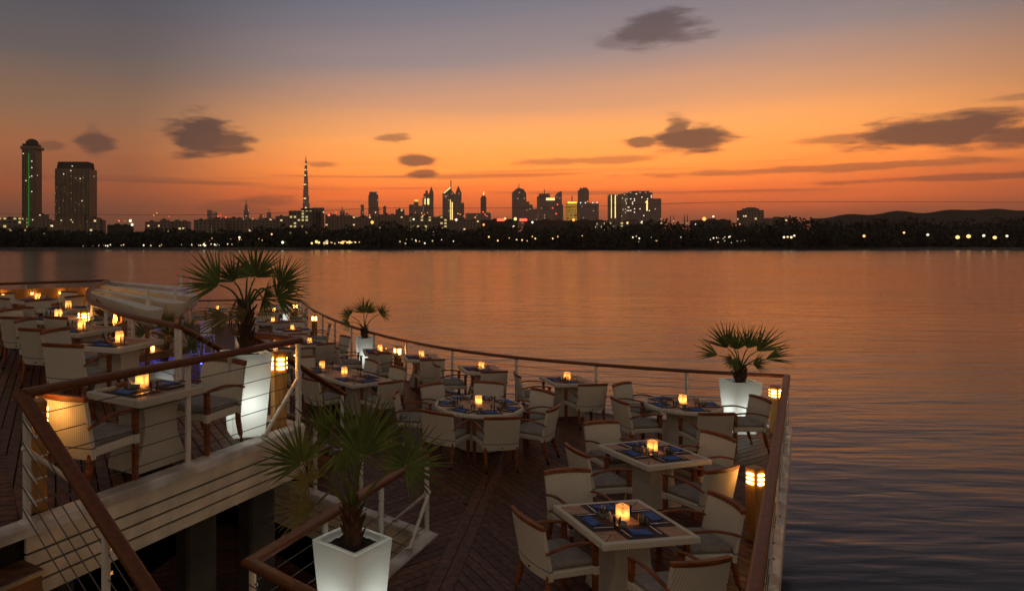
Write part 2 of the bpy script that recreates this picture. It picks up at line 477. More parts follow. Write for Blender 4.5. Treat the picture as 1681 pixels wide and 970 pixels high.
# ------------------------------------------------------------------ mesh builder
class MB:
    def __init__(self):
        self.v, self.f = [], []
    def add(self, vs, fs):
        b = len(self.v)
        self.v += [tuple(x) for x in vs]
        self.f += [tuple(b + i for i in q) for q in fs]
        return self
    def box(self, c, s, rz=0.0, top=(1, 1)):
        x, y, z = s[0] / 2, s[1] / 2, s[2] / 2
        ca, sa = math.cos(rz), math.sin(rz)
        vs = []
        for k, (tx, ty) in ((-1, (1, 1)), (1, top)):
            for i, j in ((-1, -1), (1, -1), (1, 1), (-1, 1)):
                X, Y = i * x * tx, j * y * ty
                vs.append((c[0] + X * ca - Y * sa, c[1] + X * sa + Y * ca, c[2] + k * z))
        return self.add(vs, [(3, 2, 1, 0), (4, 5, 6, 7), (0, 1, 5, 4), (1, 2, 6, 5), (2, 3, 7, 6), (3, 0, 4, 7)])
    def prism(self, poly, z0, z1):
        n = len(poly)
        vs = [(p[0], p[1], z0) for p in poly] + [(p[0], p[1], z1) for p in poly]
        return self.add(vs, [tuple(range(n - 1, -1, -1)), tuple(range(n, 2 * n))] + [(i, (i + 1) % n, n + (i + 1) % n, n + i) for i in range(n)])
    def sweep(self, path, prof, closed=False):
        path = [Vector(p) for p in path]
        n, k = len(path), len(prof)
        vs = []
        for i, p in enumerate(path):
            a = (p - path[i - 1]).normalized() if i else None
            b = (path[i + 1] - p).normalized() if i < n - 1 else None
            tg = ((a or b) + (b or a)).normalized()
            up0 = Vector((0, 0, 1)) if abs(tg.z) < .95 else Vector((0, 1, 0))
            side = tg.cross(up0).normalized()
            up = side.cross(tg).normalized()
            m = 1.0
            if a and b:
                m = 1 / max(.5, tg.dot(a))
            for (u, w) in prof:
                vs.append(p + side * u * m + up * w)
        fs = []
        for i in range(n - 1):
            for j in range(k):
                fs.append((i * k + j, i * k + (j + 1) % k, (i + 1) * k + (j + 1) % k, (i + 1) * k + j))
        fs += [tuple(range(k - 1, -1, -1)), tuple((n - 1) * k + j for j in range(k))]
        return self.add(vs, fs)
    def tube(self, path, r, n=8):
        rs = r if isinstance(r, (list, tuple)) else None
        if rs is None:
            return self.sweep(path, [(r * math.cos(2 * math.pi * j / n), r * math.sin(2 * math.pi * j / n)) for j in range(n)])
        tmp = MB().sweep(path, [(math.cos(2 * math.pi * j / n), math.sin(2 * math.pi * j / n)) for j in range(n)])
        P = [Vector(p) for p in path]
        vs = [P[i // n] + (Vector(v) - P[i // n]) * rs[i // n] for i, v in enumerate(tmp.v)]
        return self.add(vs, tmp.f)
    def lathe(self, prof, n=16, c=(0, 0, 0), caps=True):
        vs = []
        for r, z in prof:
            for j in range(n):
                a = 2 * math.pi * j / n
                vs.append((c[0] + r * math.cos(a), c[1] + r * math.sin(a), c[2] + z))
        fs = [(i * n + j, i * n + (j + 1) % n, (i + 1) * n + (j + 1) % n, (i + 1) * n + j) for i in range(len(prof) - 1) for j in range(n)]
        if caps:
            fs += [tuple(range(n - 1, -1, -1)), tuple((len(prof) - 1) * n + j for j in range(n))]
        return self.add(vs, fs)
    def rbox(self, c, s, b=.02, seg=2, rz=0.0):
        bm = bmesh.new()
        bmesh.ops.create_cube(bm, size=1)
        for v in bm.verts:
            v.co = Vector((v.co.x * s[0], v.co.y * s[1], v.co.z * s[2]))
        bmesh.ops.bevel(bm, geom=list(bm.edges), offset=b, segments=seg, affect='EDGES', profile=.5)
        mt = Matrix.Translation(c) @ Matrix.Rotation(rz, 4, 'Z')
        bm.verts.index_update()
        vs = [mt @ v.co for v in bm.verts]
        fs = [tuple(v.index for v in f.verts) for f in bm.faces]
        bm.free()
        return self.add(vs, fs)
    def mesh(self, name, mat, smooth=False):
        me = bpy.data.meshes.new(name)
        me.from_pydata(self.v, [], self.f)
        me.materials.append(M[mat] if isinstance(mat, str) else mat)
        if smooth:
            me.polygons.foreach_set('use_smooth', [True] * len(me.polygons))
            try:
                me.set_sharp_from_angle(angle=R(40))
            except Exception:
                pass
        me.update()
        return me

def link(name, data, parent=None, loc=None, rz=0.0):
    o = bpy.data.objects.new(name, data)
    COL.objects.link(o)
    if parent is not None:
        o.parent = parent
    if loc is not None:
        o.location = loc
    if rz:
        o.rotation_euler = (0, 0, rz)
    return o

def tag(o, label=None, cat=None, group=None, kind=None):
    for k, v in (('label', label), ('category', cat), ('group', group), ('kind', kind)):
        if v:
            o[k] = v
    return o

def place(defs, name, loc, rz, label, cat, group=None, s=1.0):
    """one thing: an Empty at its base and one child per part (meshes are shared between repeats)"""
    e = link(name, None, None, loc, rz)
    e.empty_display_size = .1
    e.scale = (s, s, s)
    tag(e, label, cat, group)
    for d in defs:
        o = link(d[0], d[1], e)
        if len(d) > 3 and d[3]:
            o['label'] = d[3]
        for sub in (d[2] if len(d) > 2 else ()):
            link(sub[0], sub[1], o)
    return e

def put(name, me, loc, rz, label, cat, group=None, s=1.0):
    o = link(name, me, None, loc, rz)
    o.scale = (s, s, s)
    return tag(o, label, cat, group)

def smooth_path(pts, n=6):
    P = [Vector(p) for p in pts]
    out = []
    for i in range(len(P) - 1):
        p0, p1, p2, p3 = P[max(0, i - 1)], P[i], P[i + 1], P[min(len(P) - 1, i + 2)]
        for k in range(n):
            u = k / n
            out.append(.5 * ((2 * p1) + (p2 - p0) * u + (2 * p0 - 5 * p1 + 4 * p2 - p3) * u * u + (3 * p1 - p0 - 3 * p2 + p3) * u ** 3))
    out.append(P[-1])
    return out

# ------------------------------------------------------------------ setting: water, decks
WZ = -1.6
water = link('water', MB().add([(-9000, -600, WZ), (12000, -600, WZ), (12000, 9000, WZ), (-9000, 9000, WZ)], [(0, 1, 2, 3)]).mesh('water', 'water'))
tag(water, 'calm dusk creek water reflecting the orange sky', kind='structure')

ARC = smooth_path([(8.55, 13.55, 0), (6.97, 14.06, 0), (5.37, 14.8, 0), (4.0, 15.62, 0), (2.84, 16.65, 0), (1.8, 18.05, 0), (.85, 19.95, 0), (0, 22.35, 0), (-.8, 25.3, 0), (-1.4, 28.3, 0), (-1.89, 31.4, 0)], 4)
UPZ = 1.45
UCURVE = smooth_path([(-2.19, 9.48, 0), (-3.25, 10.8, 0), (-3.9, 11.8, 0), (-4.68, 13.25, 0), (-5.3, 14.8, 0), (-5.98, 16.9, 0), (-6.7, 20.3, 0)], 4)
PA, PB = Vector((-.48, 8.15, 0)), Vector((-2.385, 5.3, 0))
EDGE = (PA - PB).normalized()
NOUT = Vector((EDGE.y, -EDGE.x, 0))
VOID = [Vector((-1.75, 11.43, 0)), Vector((1.076, 8.61, 0)), Vector((-.74, 5.70, 0)), Vector((-.22, 5.18, 0)), Vector((1.0, 3.9, 0))]
RNEAR = Vector((1.32, 2.6, 0))
LOWER = [RNEAR] + ARC + [Vector(p) for p in ((-6.6, 30.4, 0), (-5.3, 23.7, 0), (-7.6, 21.5, 0), (-7.0, 19.5, 0), (-6.2, 16.5, 0), (-5.0, 13.2, 0), (-4.0, 11.4, 0), (-2.6, 11.3, 0))] + VOID
UPPER = [PB - EDGE * 1.9, PB, PA, Vector((-1.32, 8.85, 0))] + UCURVE + [Vector((-8.96, 18.75, 0)), Vector((-12, 16.6, 0)), Vector((-11, 9, 0)), Vector((-6, 4, 0))]

def clip(poly, p, n):
    """keep the side of the line through p that n points to"""
    out = []
    for i in range(len(poly)):
        a, b = poly[i], poly[(i + 1) % len(poly)]
        da = (a[0] - p[0]) * n[0] + (a[1] - p[1]) * n[1]
        db = (b[0] - p[0]) * n[0] + (b[1] - p[1]) * n[1]
        if da >= 0:
            out.append((a[0], a[1]))
        if da * db < 0:
            u = da / (da - db)
            out.append((a[0] + (b[0] - a[0]) * u, a[1] + (b[1] - a[1]) * u))
    return out

def crossings(poly, c, u, nrm):
    ts = []
    for i in range(len(poly)):
        a, b = poly[i], poly[(i + 1) % len(poly)]
        va = (a[0]) * nrm[0] + (a[1]) * nrm[1] - c
        vb = (b[0]) * nrm[0] + (b[1]) * nrm[1] - c
        if (va > 0) != (vb > 0):
            k = va / (va - vb)
            ts.append((a[0] + (b[0] - a[0]) * k) * u[0] + (a[1] + (b[1] - a[1]) * k) * u[1])
    ts.sort()
    return ts

def planks(poly, ang, pitch, gap, maxlen, phase=0.0):
    """strips clipped to a polygon -> list of quads"""
    u = (math.cos(R(ang)), math.sin(R(ang)))
    nr = (-u[1], u[0])
    cs = [p[0] * nr[0] + p[1] * nr[1] for p in poly]
    out = []
    k = math.floor((min(cs) - phase) / pitch)
    while k * pitch + phase < max(cs):
        c0, c1 = k * pitch + gap / 2 + phase, (k + 1) * pitch - gap / 2 + phase
        A, B = crossings(poly, c0, u, nr), crossings(poly, c1, u, nr)
        if len(A) != len(B):
            A = B = crossings(poly, (c0 + c1) / 2, u, nr)
        for i in range(0, len(A) - 1, 2):
            a0, a1, b0, b1 = A[i], A[i + 1], B[i], B[i + 1]
            s, e = max(a0, b0), min(a1, b1)
            cuts = []
            x = math.floor(s / maxlen) * maxlen + (k * 1.37 % 1) * maxlen
            while x < e - .5:
                if x > s + .5:
                    cuts.append(x)
                x += maxlen
            la, lb = a0, b0
            for x in cuts + [None]:
                ra, rb = (x - .002, x - .002) if x is not None else (a1, b1)
                if min(ra - la, rb - lb) > .03:
                    f = lambda t_, c: (t_ * u[0] + c * nr[0], t_ * u[1] + c * nr[1])
                    out.append([f(la, c0), f(ra, c0), f(rb, c1), f(lb, c1)])
                if x is not None:
                    la = lb = x + .002
        k += 1
    return out

def in_view(q, z):
    X = sum(p[0] for p in q) / 4
    Y = sum(p[1] for p in q) / 4
    if Y < 2:
        return 0
    px, py = CX + X * F / Y, HY + (CH - z) * F / Y
    if -60 < px < 1740 and py < 1040:
        return 1 / Y
    return 0

def lay_planks(quads, z, parent, limit=285, th=.028):
    quads.sort(key=lambda q: -in_view(q, z))
    rest = MB()
    for i, q in enumerate(quads):
        zz = z + random.uniform(-.0015, .0015)
        if i < limit and in_view(q, z) > 0:
            c = (sum(p[0] for p in q) / 4, sum(p[1] for p in q) / 4)
            me = MB().prism([(p[0] - c[0], p[1] - c[1]) for p in q], -th, 0).mesh('plank', 'deck')
            link('plank', me, parent, (c[0], c[1], zz))
        else:
            rest.prism(q, zz - th, zz)
    o = link('plank_field', rest.mesh('plank_field', 'deck'), parent)
    o['kind'] = 'stuff'

lower = link('lower_deck', MB().prism(LOWER, -.20, -.034).mesh('lower_deck', 'deckd'))
tag(lower, 'dark teak lower deck laid in chevrons under the dining tables', kind='structure')
seam1, seam2 = (1.0, 7.26), (5.6, 9.64)
sdir = (math.cos(R(70)), math.sin(R(70)))
sl, sr = (-sdir[1], sdir[0]), (sdir[1], -sdir[0])
off = .14
cross_p, cross_n = (1.67, 9.7), (-.48, -.87)
polyL = clip(LOWER, (seam1[0] + sl[0] * off, seam1[1] + sl[1] * off), sl)
near_left = clip(polyL, cross_p, cross_n)
far_left = clip(polyL, cross_p, (-cross_n[0], -cross_n[1]))
mid = clip(clip(LOWER, (seam1[0] + sr[0] * off, seam1[1] + sr[1] * off), sr), (seam2[0] + sl[0] * .075, seam2[1] + sl[1] * .075), sl)
rightp = clip(LOWER, (seam2[0] + sr[0] * .075, seam2[1] + sr[1] * .075), sr)
q = planks(near_left, 35, .13, .011, 3.2) + planks(far_left, 110, .13, .011, 3.0) + planks(mid, 107, .13, .011, 3.4) + planks(rightp, 31, .13, .011, 3.0)
for sm, wd in ((seam1, .14), (seam2, .075)):
    st = clip(clip(LOWER, (sm[0] + sl[0] * wd, sm[1] + sl[1] * wd), sr), (sm[0] + sr[0] * wd, sm[1] + sr[1] * wd), sl)
    c_ = sm[0] * sl[0] + sm[1] * sl[1]
    q += planks(st, 70, .14 if wd > .1 else .15, .008, 2.6, c_ if wd > .1 else c_ + .075)
lay_planks(q, 0.0, lower)

upper = link('upper_deck', MB().prism([(p[0], p[1]) for p in UPPER], UPZ - .30, UPZ - .034).mesh('upper_deck', 'deckd'))
tag(upper, 'raised teak terrace with cream boarded edge', kind='structure')
useam, usd = (-3.1, 6.6), (math.cos(R(118)), math.sin(R(118)))
ul, ur = (-usd[1], usd[0]), (usd[1], -usd[0])
q = planks(clip(UPPER, useam, ur), 112, .115, .014, 3.0) + planks(clip(UPPER, useam, ul), 20, .115, .014, 3.0)
lay_planks(q, UPZ, upper, 280)

# kerbs and fascia boards of both decks
KP = [(-.085, -.05), (.085, -.05), (.085, .022), (.07, .034), (-.07, .034), (-.085, .022)]
def kerb(path, z, parent, name='kerb'):
    return link(name, MB().sweep([(p[0], p[1], z) for p in path], KP).mesh(name, 'kerb'), parent)
def fascia(a, b, z, parent, outn, heights=(.125, .095, .095, .10)):
    a, b = Vector((a[0], a[1], 0)), Vector((b[0], b[1], 0))
    ln = (b - a).length
    rz = math.atan2((b - a).y, (b - a).x)
    zz = z - .052
    for h in heights:
        c = (a + b) / 2 + Vector(outn) * .055
        link('fascia_board', MB().rbox((0, 0, 0), (ln, .03, h), .004, 1).mesh('fascia_board', 'fascia'), parent, (c.x, c.y, zz - h / 2), rz)
        zz -= h + .019
kerb([PB - EDGE * 1.9, PB, PA], UPZ, upper)
kerb([PA, (-1.32, 8.85)], UPZ, upper)
kerb(UCURVE + [(-8.96, 18.75), (-12, 16.6)], UPZ, upper)
fascia(PB + EDGE * .0 - EDGE * .02, PA, UPZ, upper, NOUT)
fascia(PA + Vector((.02, .06, 0)), (-1.32, 8.85), UPZ, upper, (.64, .77, 0))
for i in range(0, len(UCURVE) - 4, 4):
    a, b = UCURVE[i], UCURVE[i + 4]
    d = (b - a).normalized()
    fascia(a, b, UPZ, upper, (d.y, -d.x, 0))
kerb(ARC, 0, lower)
kerb([ARC[0], RNEAR], 0, lower)
kerb(VOID, 0, lower)
vd = (VOID[1] - VOID[0]).normalized()
fascia(VOID[0], VOID[1], 0, lower, (-.70, -.71, 0), (.14, .12, .12, .12))
vd2 = (VOID[2] - VOID[1]).normalized()
fascia(VOID[1], VOID[2], 0, lower, (vd2.y, -vd2.x, 0), (.14, .12, .12))
rd = (RNEAR - ARC[0]).normalized()
fascia(ARC[0], RNEAR, 0, lower, (-rd.y, rd.x, 0), (.14, .12, .12))
for i in range(0, len(ARC) - 4, 4):
    a, b = ARC[i], ARC[i + 4]
    d = (b - a).normalized()
    fascia(a, b, 0, lower, (d.y, -d.x, 0), (.14, .12))
# piles that carry the decks
for x, y, top, par in ((-1.55, 7.55, UPZ - .30, upper), (-1.0, 8.35, UPZ - .30, upper), (-2.6, 6.3, UPZ - .30, upper), (-4.2, 9.5, UPZ - .30, upper), (-5.6, 13, UPZ - .30, upper), (-7.5, 17, UPZ - .30, upper), (-9.5, 12, UPZ - .30, upper),
                       (1.2, 9.3, -.2, lower), (4.5, 9.6, -.2, lower), (7.6, 13.2, -.2, lower), (3.2, 15.2, -.2, lower), (0, 19, -.2, lower), (-2.4, 27, -.2, lower), (2.2, 5.5, -.2, lower), (-5, 27, -.2, lower), (-3.5, 18, -.2, lower)):
    link('pile', MB().rbox((0, 0, (top + WZ - 2) / 2), (.34, .34, top - WZ + 2), .03, 1).mesh('pile', 'concrete'), par, (x, y, 0), R(35))
for sx in (.25, .95):
    a, b = PB - NOUT * sx, PA - NOUT * sx
    link('deck_beam', MB().sweep([(a.x, a.y, UPZ - .41), (b.x, b.y, UPZ - .41)], [(-.07, -.1), (.07, -.1), (.07, .1), (-.07, .1)]).mesh('deck_beam', 'deckd'), upper)

# service platform low in the open well
sv = link('service_platform', MB().prism([(-4.2, 6.2), (-.6, 4.2), (1.3, 7.9), (-2.0, 12.0)], -1.30, -1.18).mesh('service_platform', 'deckd'))
tag(sv, 'dark timber service platform under the terrace', kind='structure')
for i, qd in enumerate(planks([(-4.2, 6.2), (-.6, 4.2), (1.3, 7.9), (-2.0, 12.0)], 8, .16, .02, 5.0)):
    c = (sum(p[0] for p in qd) / 4, sum(p[1] for p in qd) / 4)
    link('plank', MB().prism([(p[0] - c[0], p[1] - c[1]) for p in qd], -.03, 0).mesh('plank', 'deck'), sv, (c[0], c[1], -1.146))

# ------------------------------------------------------------------ railings
RP = [(.056 * math.copysign(abs(math.cos(a)) ** .6, math.cos(a)), .034 * math.copysign(abs(math.sin(a)) ** .6, math.sin(a))) for a in [2 * math.pi * (i + .5) / 12 for i in range(12)]]
post_me = {}
def post_mesh(h):
    k = round(h, 2)
    if k not in post_me:
        m = MB().lathe([(.03, 0), (.03, h)], 12)
        fl = MB().lathe([(.062, 0), (.062, .012), (.04, .022)], 12).mesh('flange', 'white', True)
        ey = MB().box((0, .036, 0), (.012, .03, .022))
        post_me[k] = (m.mesh('post', 'white', True), fl, ey.mesh('eyelet', 'steel'))
    return post_me[k]

def along(path, dist):
    P = [Vector(p) for p in path]
    for i in range(len(P) - 1):
        l = (P[i + 1] - P[i]).length
        if dist <= l or i == len(P) - 2:
            return P[i] + (P[i + 1] - P[i]) * min(1, dist / l), (P[i + 1] - P[i]).normalized()
        dist -= l

def plen(path):
    return sum((Vector(path[i + 1]) - Vector(path[i])).length for i in range(len(path) - 1))

def railing(label, path, z=0.0, h=.97, spacing=1.75, posts=None, cables=5, cable_r=.0045, group='cable railings', extra=None):
    base = Vector((path[0][0], path[0][1], z))
    P = [Vector((p[0], p[1], z + (p[2] if len(p) > 2 else 0))) - base for p in path]
    e = link('cable_railing', None, None, base)
    tag(e, label, 'railing', group)
    link('handrail', MB().sweep([p + Vector((0, 0, h + .034)) for p in P], RP).mesh('handrail', 'rail', True), e)
    L = plen(P)
    if posts is None:
        n = max(1, round(L / spacing))
        posts = [.04 + (L - .08) * i / n for i in range(n + 1)]
    pm, fl, ey = post_mesh(h)
    for d in posts:
        p, tg = along(P, d)
        o = link('post', pm, e, p + Vector((0, 0, .03)), math.atan2(tg.y, tg.x))
        link('flange', fl, o)
        for i in range(5):
            link('eyelet', ey, o, (0, 0, h * (.14 + .17 * i)))
    for i in range(cables):
        zz = .03 + h * (.14 + .17 * i)
        link('cable', MB().tube([p + Vector((0, 0, zz)) for p in P], cable_r, 5).mesh('cable', 'cable'), e)
    if extra:
        extra(e, base)
    return e

def strut(e, a, b):
    o = link('brace', MB().tube([a, b], .021, 10).mesh('brace', 'white', True), e)
    link('foot_bracket', MB().box(b, (.07, .05, .03)).mesh('foot_bracket', 'steel'), o)
    return o

def turnbuckles(e, p, d, zs):
    for zz in zs:
        a = Vector(p) + Vector((0, 0, zz))
        b = a + Vector(d).normalized() * .20
        o = link('turnbuckle', MB().tube([a, a.lerp(b, .3), a.lerp(b, .35), a.lerp(b, .7), a.lerp(b, .75), b], [.006, .006, .011, .011, .006, .006], 7).mesh('turnbuckle', 'steel', True), e)

railing('long curved teak and cable railing along the water edge of lower deck', ARC, spacing=1.7)
railing('straight teak railing down the right edge of the lower deck', [ARC[0], RNEAR], spacing=1.9)
def corner_struts(e, base):
    p = VOID[1] - base + Vector((0, 0, .55))
    for d in ((VOID[0] - VOID[1]).normalized(), (VOID[2] - VOID[1]).normalized()):
        strut(e, p, VOID[1] - base + d * .55 + Vector((0, 0, .05)))
railing('railing along the far side of the open well beneath the stair', [VOID[0] + vd * 1.0, VOID[1]], posts=[.05, .95, 1.85, (VOID[1] - VOID[0]).length - 1.04], extra=corner_struts)
railing('railing of the open well passing behind the nearest palm planter', [VOID[1] + vd2 * .12, VOID[2], VOID[3], VOID[4]], posts=[1.1, 2.2, 3.27, 4.0])
def front_struts(e, base):
    strut(e, PA - base + Vector((0, 0, .60)), PA - base - EDGE * .62 + Vector((0, 0, .05)))
    strut(e, PB - base + Vector((0, 0, .60)), PB - base + EDGE * .62 + Vector((0, 0, .05)))
    turnbuckles(e, PB - base + Vector((0, 0, .03)), EDGE, [.97 * (.14 + .17 * i) for i in range(5)])
def up(v, z=UPZ):
    return Vector((v[0], v[1], z))
railing('teak railing along the front edge of the raised terrace', [PB, PA], z=UPZ, posts=[.03, (PA - PB).length * .49, (PA - PB).length - .03],
        extra=lambda e, b: front_struts(e, Vector((b.x, b.y, 0))))
railing('short railing closing the terrace corner behind the tall planter', [PA + Vector((-.03, .04, 0)), (-1.32, 8.85)], z=UPZ, posts=[.35, 1.02])
railing('curving teak railing between raised terrace and sunken bar', UCURVE, z=UPZ, spacing=1.45)
railing('far straight railing of the raised terrace above the water', [(-6.75, 20.3, 0), (-8.96, 18.75, 0), (-12, 16.6, 0)], z=UPZ, spacing=2.3)
railing('far end railing of the lower deck beyond the bar', [(-1.95, 31.35, 0), (-6.6, 30.4, 0), (-5.3, 23.7, 0)], spacing=2.0)
# sloping handrail of the front stair, seen close at the left
SLOPE = .19 / .25
def stair_rail_cables(e, b):
    d = (NOUT - Vector((0, 0, SLOPE))).normalized()
    turnbuckles(e, Vector((0, 0, .03)) + NOUT * .05, d, [.97 * (.14 + .17 * i) for i in range(5)])
q0 = PB - EDGE * .02
railing('dark sloping handrail with cables beside the front stair', [(q0.x, q0.y, 0), tuple(q0 + NOUT * 2.3 - Vector((0, 0, SLOPE * 2.3)))], z=UPZ, posts=[1.24, 2.6], extra=stair_rail_cables, cable_r=.0048)

# ------------------------------------------------------------------ stairs
def stair(label, top_r, ax, dn, width, n, z0, dep=.28, rise=.17):
    """top_r: right top corner; ax: along the step (away from rail); dn: downhill direction"""
    ax, dn = Vector(ax).normalized(), Vector(dn).normalized()
    base = Vector((top_r[0], top_r[1], 0))
    e = link('stair', None, None, base)
    tag(e, label, 'stairs')
    rz = math.atan2(ax.y, ax.x)
    tm = MB().rbox((0, 0, 0), (width, dep + .02, .04), .006, 1).mesh('tread', 'deck')
    nm = MB().box((0, 0, 0), (width - .02, .018, .03)).mesh('nosing', 'steel')
    rm = MB().box((0, 0, 0), (width - .01, .02, rise - .044)).mesh('riser', 'barwood')
    for k in range(n):
        zt = z0 - rise * (k + 1)
        c = ax * (width / 2) + dn * (dep * (k + .5))
        t_ = link('tread', tm, e, c + Vector((0, 0, zt - .02)), rz)
        c2 = ax * (width / 2) + dn * (dep * (k + 1) + .021)
        link('nosing', nm, e, c2 + Vector((0, 0, zt - .014)), rz)
        c3 = ax * (width / 2) + dn * (dep * (k + 1) - .02)
        link('riser', rm, e, c3 + Vector((0, 0, zt - .042 - (rise - .044) / 2)), rz)
    for s in (.0, width):
        a = ax * s + Vector((0, 0, z0 - rise - .13))
        b = a + dn * (dep * n) - Vector((0, 0, rise * n - .0))
        link('stringer', MB().sweep([a, b], [(-.018, -.12), (.018, -.12), (.018, .10), (-.018, .10)]).mesh('stringer', 'barwood'), e)
    return e
fs0 = PB + NOUT * .10 - EDGE * .06
stair('wooden front stair with metal nosings at the lower left', fs0, -EDGE, NOUT, 1.7, 7, UPZ, .25, .19)
SD = Vector((1.3, 2.85, 0)).normalized()
SL_, SR_ = Vector((-2.19, 9.48, 0)), Vector((-1.25, 8.95, 0))
stair('wooden stair from raised terrace down to the lower deck', SR_ + SD * .05, (SL_ - SR_), SD, 1.06, 8, UPZ, .36, .161)
for lab, st in (('left', SL_), ('right', SR_)):
    railing('sloping teak handrail on the %s side of the stair behind the tall planter' % lab, [(st.x, st.y, 0), tuple(st + SD * 3.13 - Vector((0, 0, 1.42)))], z=UPZ, posts=[.05, 1.7, 3.35], cables=3)

# ------------------------------------------------------------------ chairs
def chair_defs():
    D = []
    for s in (-1, 1):
        fl = MB()
        fl.box((s * .265, .245, .32), (.040, .040, .64), 0, (1.18, 1.18))
        D.append(('leg', fl.mesh('leg', 'teak')))
        rl = MB().tube([(s * .25, -.345, 0), (s * .25, -.305, .12), (s * .25, -.27, .26), (s * .25, -.255, .40)], [.023, .027, .03, .03], 8)
        D.append(('leg', rl.mesh('leg', 'teak', True)))
    sf = MB().rbox((0, -.005, .395), (.56, .52, .075), .012, 1)
    for s in (-1, 1):
        sf.rbox((s * .265, .245, .395), (.062, .062, .082), .008, 1)
    D.append(('seat_frame', sf.mesh('seat_frame', 'weave')))
    cu = MB().rbox((0, .005, .468), (.515, .50, .07), .03, 3)
    D.append(('cushion', cu.mesh('cushion', 'cushion', True)))
    def curve(x, z):
        return -.245 - .05 * (1 - (x / .3) ** 2) - .20 * max(0, z - .40)
    def panel(z0, z1, hw, th, n=8, nz=4, back=0.0, bow=0.0):
        b = MB()
        vs, fs = [], []
        for side in (0, 1):
            for j in range(nz + 1):
                z = z0 + (z1 - z0) * j / nz
                for i in range(n + 1):
                    x = -hw + 2 * hw * i / n
                    zz = z + (bow * (1 - (x / hw) ** 2) if bow else 0)
                    vs.append((x, curve(x, z) + (th / 2 if side else -th / 2) - back, zz))
        k = (n + 1) * (nz + 1)
        for j in range(nz):
            for i in range(n):
                a = j * (n + 1) + i
                fs.append((a, a + 1, a + n + 2, a + n + 1))
                fs.append((k + a, k + a + n + 1, k + a + n + 2, k + a + 1))
        for i in range(n):
            fs.append((i, k + i, k + i + 1, i + 1))
            a = nz * (n + 1) + i
            fs.append((a, a + 1, k + a + 1, k + a))
        for j in range(nz):
            a = j * (n + 1)
            fs.append((a, a + n + 1, k + a + n + 1, k + a))
            a += n
            fs.append((a, k + a, k + a + n + 1, a + n + 1))
        return b.add(vs, fs)
    gm = MB().lathe([(.012, -.004), (.012, .004)], 8)
    gm.v = [(x, -.298 + z * .9 - .027, .385 + y) for x, y, z in gm.v]
    D.append(('backrest', panel(.345, .835, .285, .04).mesh('backrest', 'weave', True),
              (('seam_band', panel(.432, .446, .287, .046, back=0).mesh('seam_band', 'seam', True)), ('grommet', gm.mesh('grommet', 'black')))))
    D.append(('top_rail', panel(.836, .878, .292, .048, nz=1, bow=.008).mesh('top_rail', 'teak', True)))
    for s in (-1, 1):
        pth = smooth_path([(s * .265, .285, .648), (s * .275, .15, .668), (s * .285, -.05, .672), (s * .287, -.22, .640), (s * .283, -.315, .612)], 4)
        prof = [(.022 * math.copysign(abs(math.cos(a)) ** .6, math.cos(a)), .0125 * math.copysign(abs(math.sin(a)) ** .6, math.sin(a))) for a in [2 * math.pi * (i + .5) / 8 for i in range(8)]]
        D.append(('armrest', MB().sweep(pth, prof).mesh('armrest', 'teak', True)))
    return D
CHAIR = chair_defs()

# ------------------------------------------------------------------ tables
TH = .745
def pedestal(wx, wy, lean=1.0):
    prof = [(.04, 1.0), (.10, .97), (.22, .82), (.36, .66), (.50, .62), (.62, .72), (TH - .07, .98)]
    b = MB()
    vs, fs = [], []
    for z, k in prof:
        kx, ky = wx * k, wy * (.8 + .2 * k)
        vs += [(-kx, -ky, z), (kx, -ky, z), (kx, ky, z), (-kx, ky, z)]
    n = len(prof)
    for i in range(n - 1):
        for j in range(4):
            fs.append((i * 4 + j, i * 4 + (j + 1) % 4, i * 4 + 4 + (j + 1) % 4, i * 4 + 4 + j))
    fs += [(3, 2, 1, 0), tuple((n - 1) * 4 + j for j in range(4))]
    return b.add(vs, fs)

def rect_table(wx, wy, ped=None):
    D = []
    rim = MB()
    t = .062
    for s in (-1, 1):
        rim.rbox((0, s * (wy / 2 - t / 2), TH - .033), (wx, t, .066), .006, 1)
        rim.rbox((s * (wx / 2 - t / 2), 0, TH - .0335), (t, wy - 2 * t, .0655), .006, 1)
    rim.box((0, 0, TH - .045), (wx - 2 * t, wy - 2 * t, .03))
    D.append(('table_rim', rim.mesh('table_rim', 'weave')))
    ix, iy = wx / 2 - t, wy / 2 - t
    bw = .13
    z0, z1 = TH - .022, TH - .002
    g = .0025
    for pts in (((-ix, -iy), (ix, -iy), (ix - bw, -iy + bw), (-ix + bw, -iy + bw)), ((ix, -iy), (ix, iy), (ix - bw, iy - bw), (ix - bw, -iy + bw)),
                ((ix, iy), (-ix, iy), (-ix + bw, iy - bw), (ix - bw, iy - bw)), ((-ix, iy), (-ix, -iy), (-ix + bw, -iy + bw), (-ix + bw, iy - bw))):
        c = (sum(p[0] for p in pts) / 4, sum(p[1] for p in pts) / 4)
        k = [(c[0] + (p[0] - c[0]) * .985, c[1] + (p[1] - c[1]) * .985) for p in pts]
        D.append(('board', MB().prism(k, z0, z1).mesh('board', 'board')))
    n = max(4, round((2 * (ix - bw)) / .11))
    w = 2 * (ix - bw) / n
    for i in range(n):
        x0 = -ix + bw + i * w
        D.append(('board', MB().box((x0 + w / 2, 0, (z0 + z1) / 2), (w - g * 2, 2 * (iy - bw) - g * 2, z1 - z0)).mesh('board', 'board')))
    for px in ped or (0,):
        p = pedestal(.30, .20)
        p.v = [(x + px, y, z) for x, y, z in p.v]
        D.append(('pedestal', p.mesh('pedestal', 'weave')))
        for a in (-1, 1):
            for c in (-1, 1):
                D.append(('foot', MB().lathe([(.016, 0), (.016, .045)], 8, (px + a * .26, c * .17, 0)).mesh('foot', 'steel')))
    return D

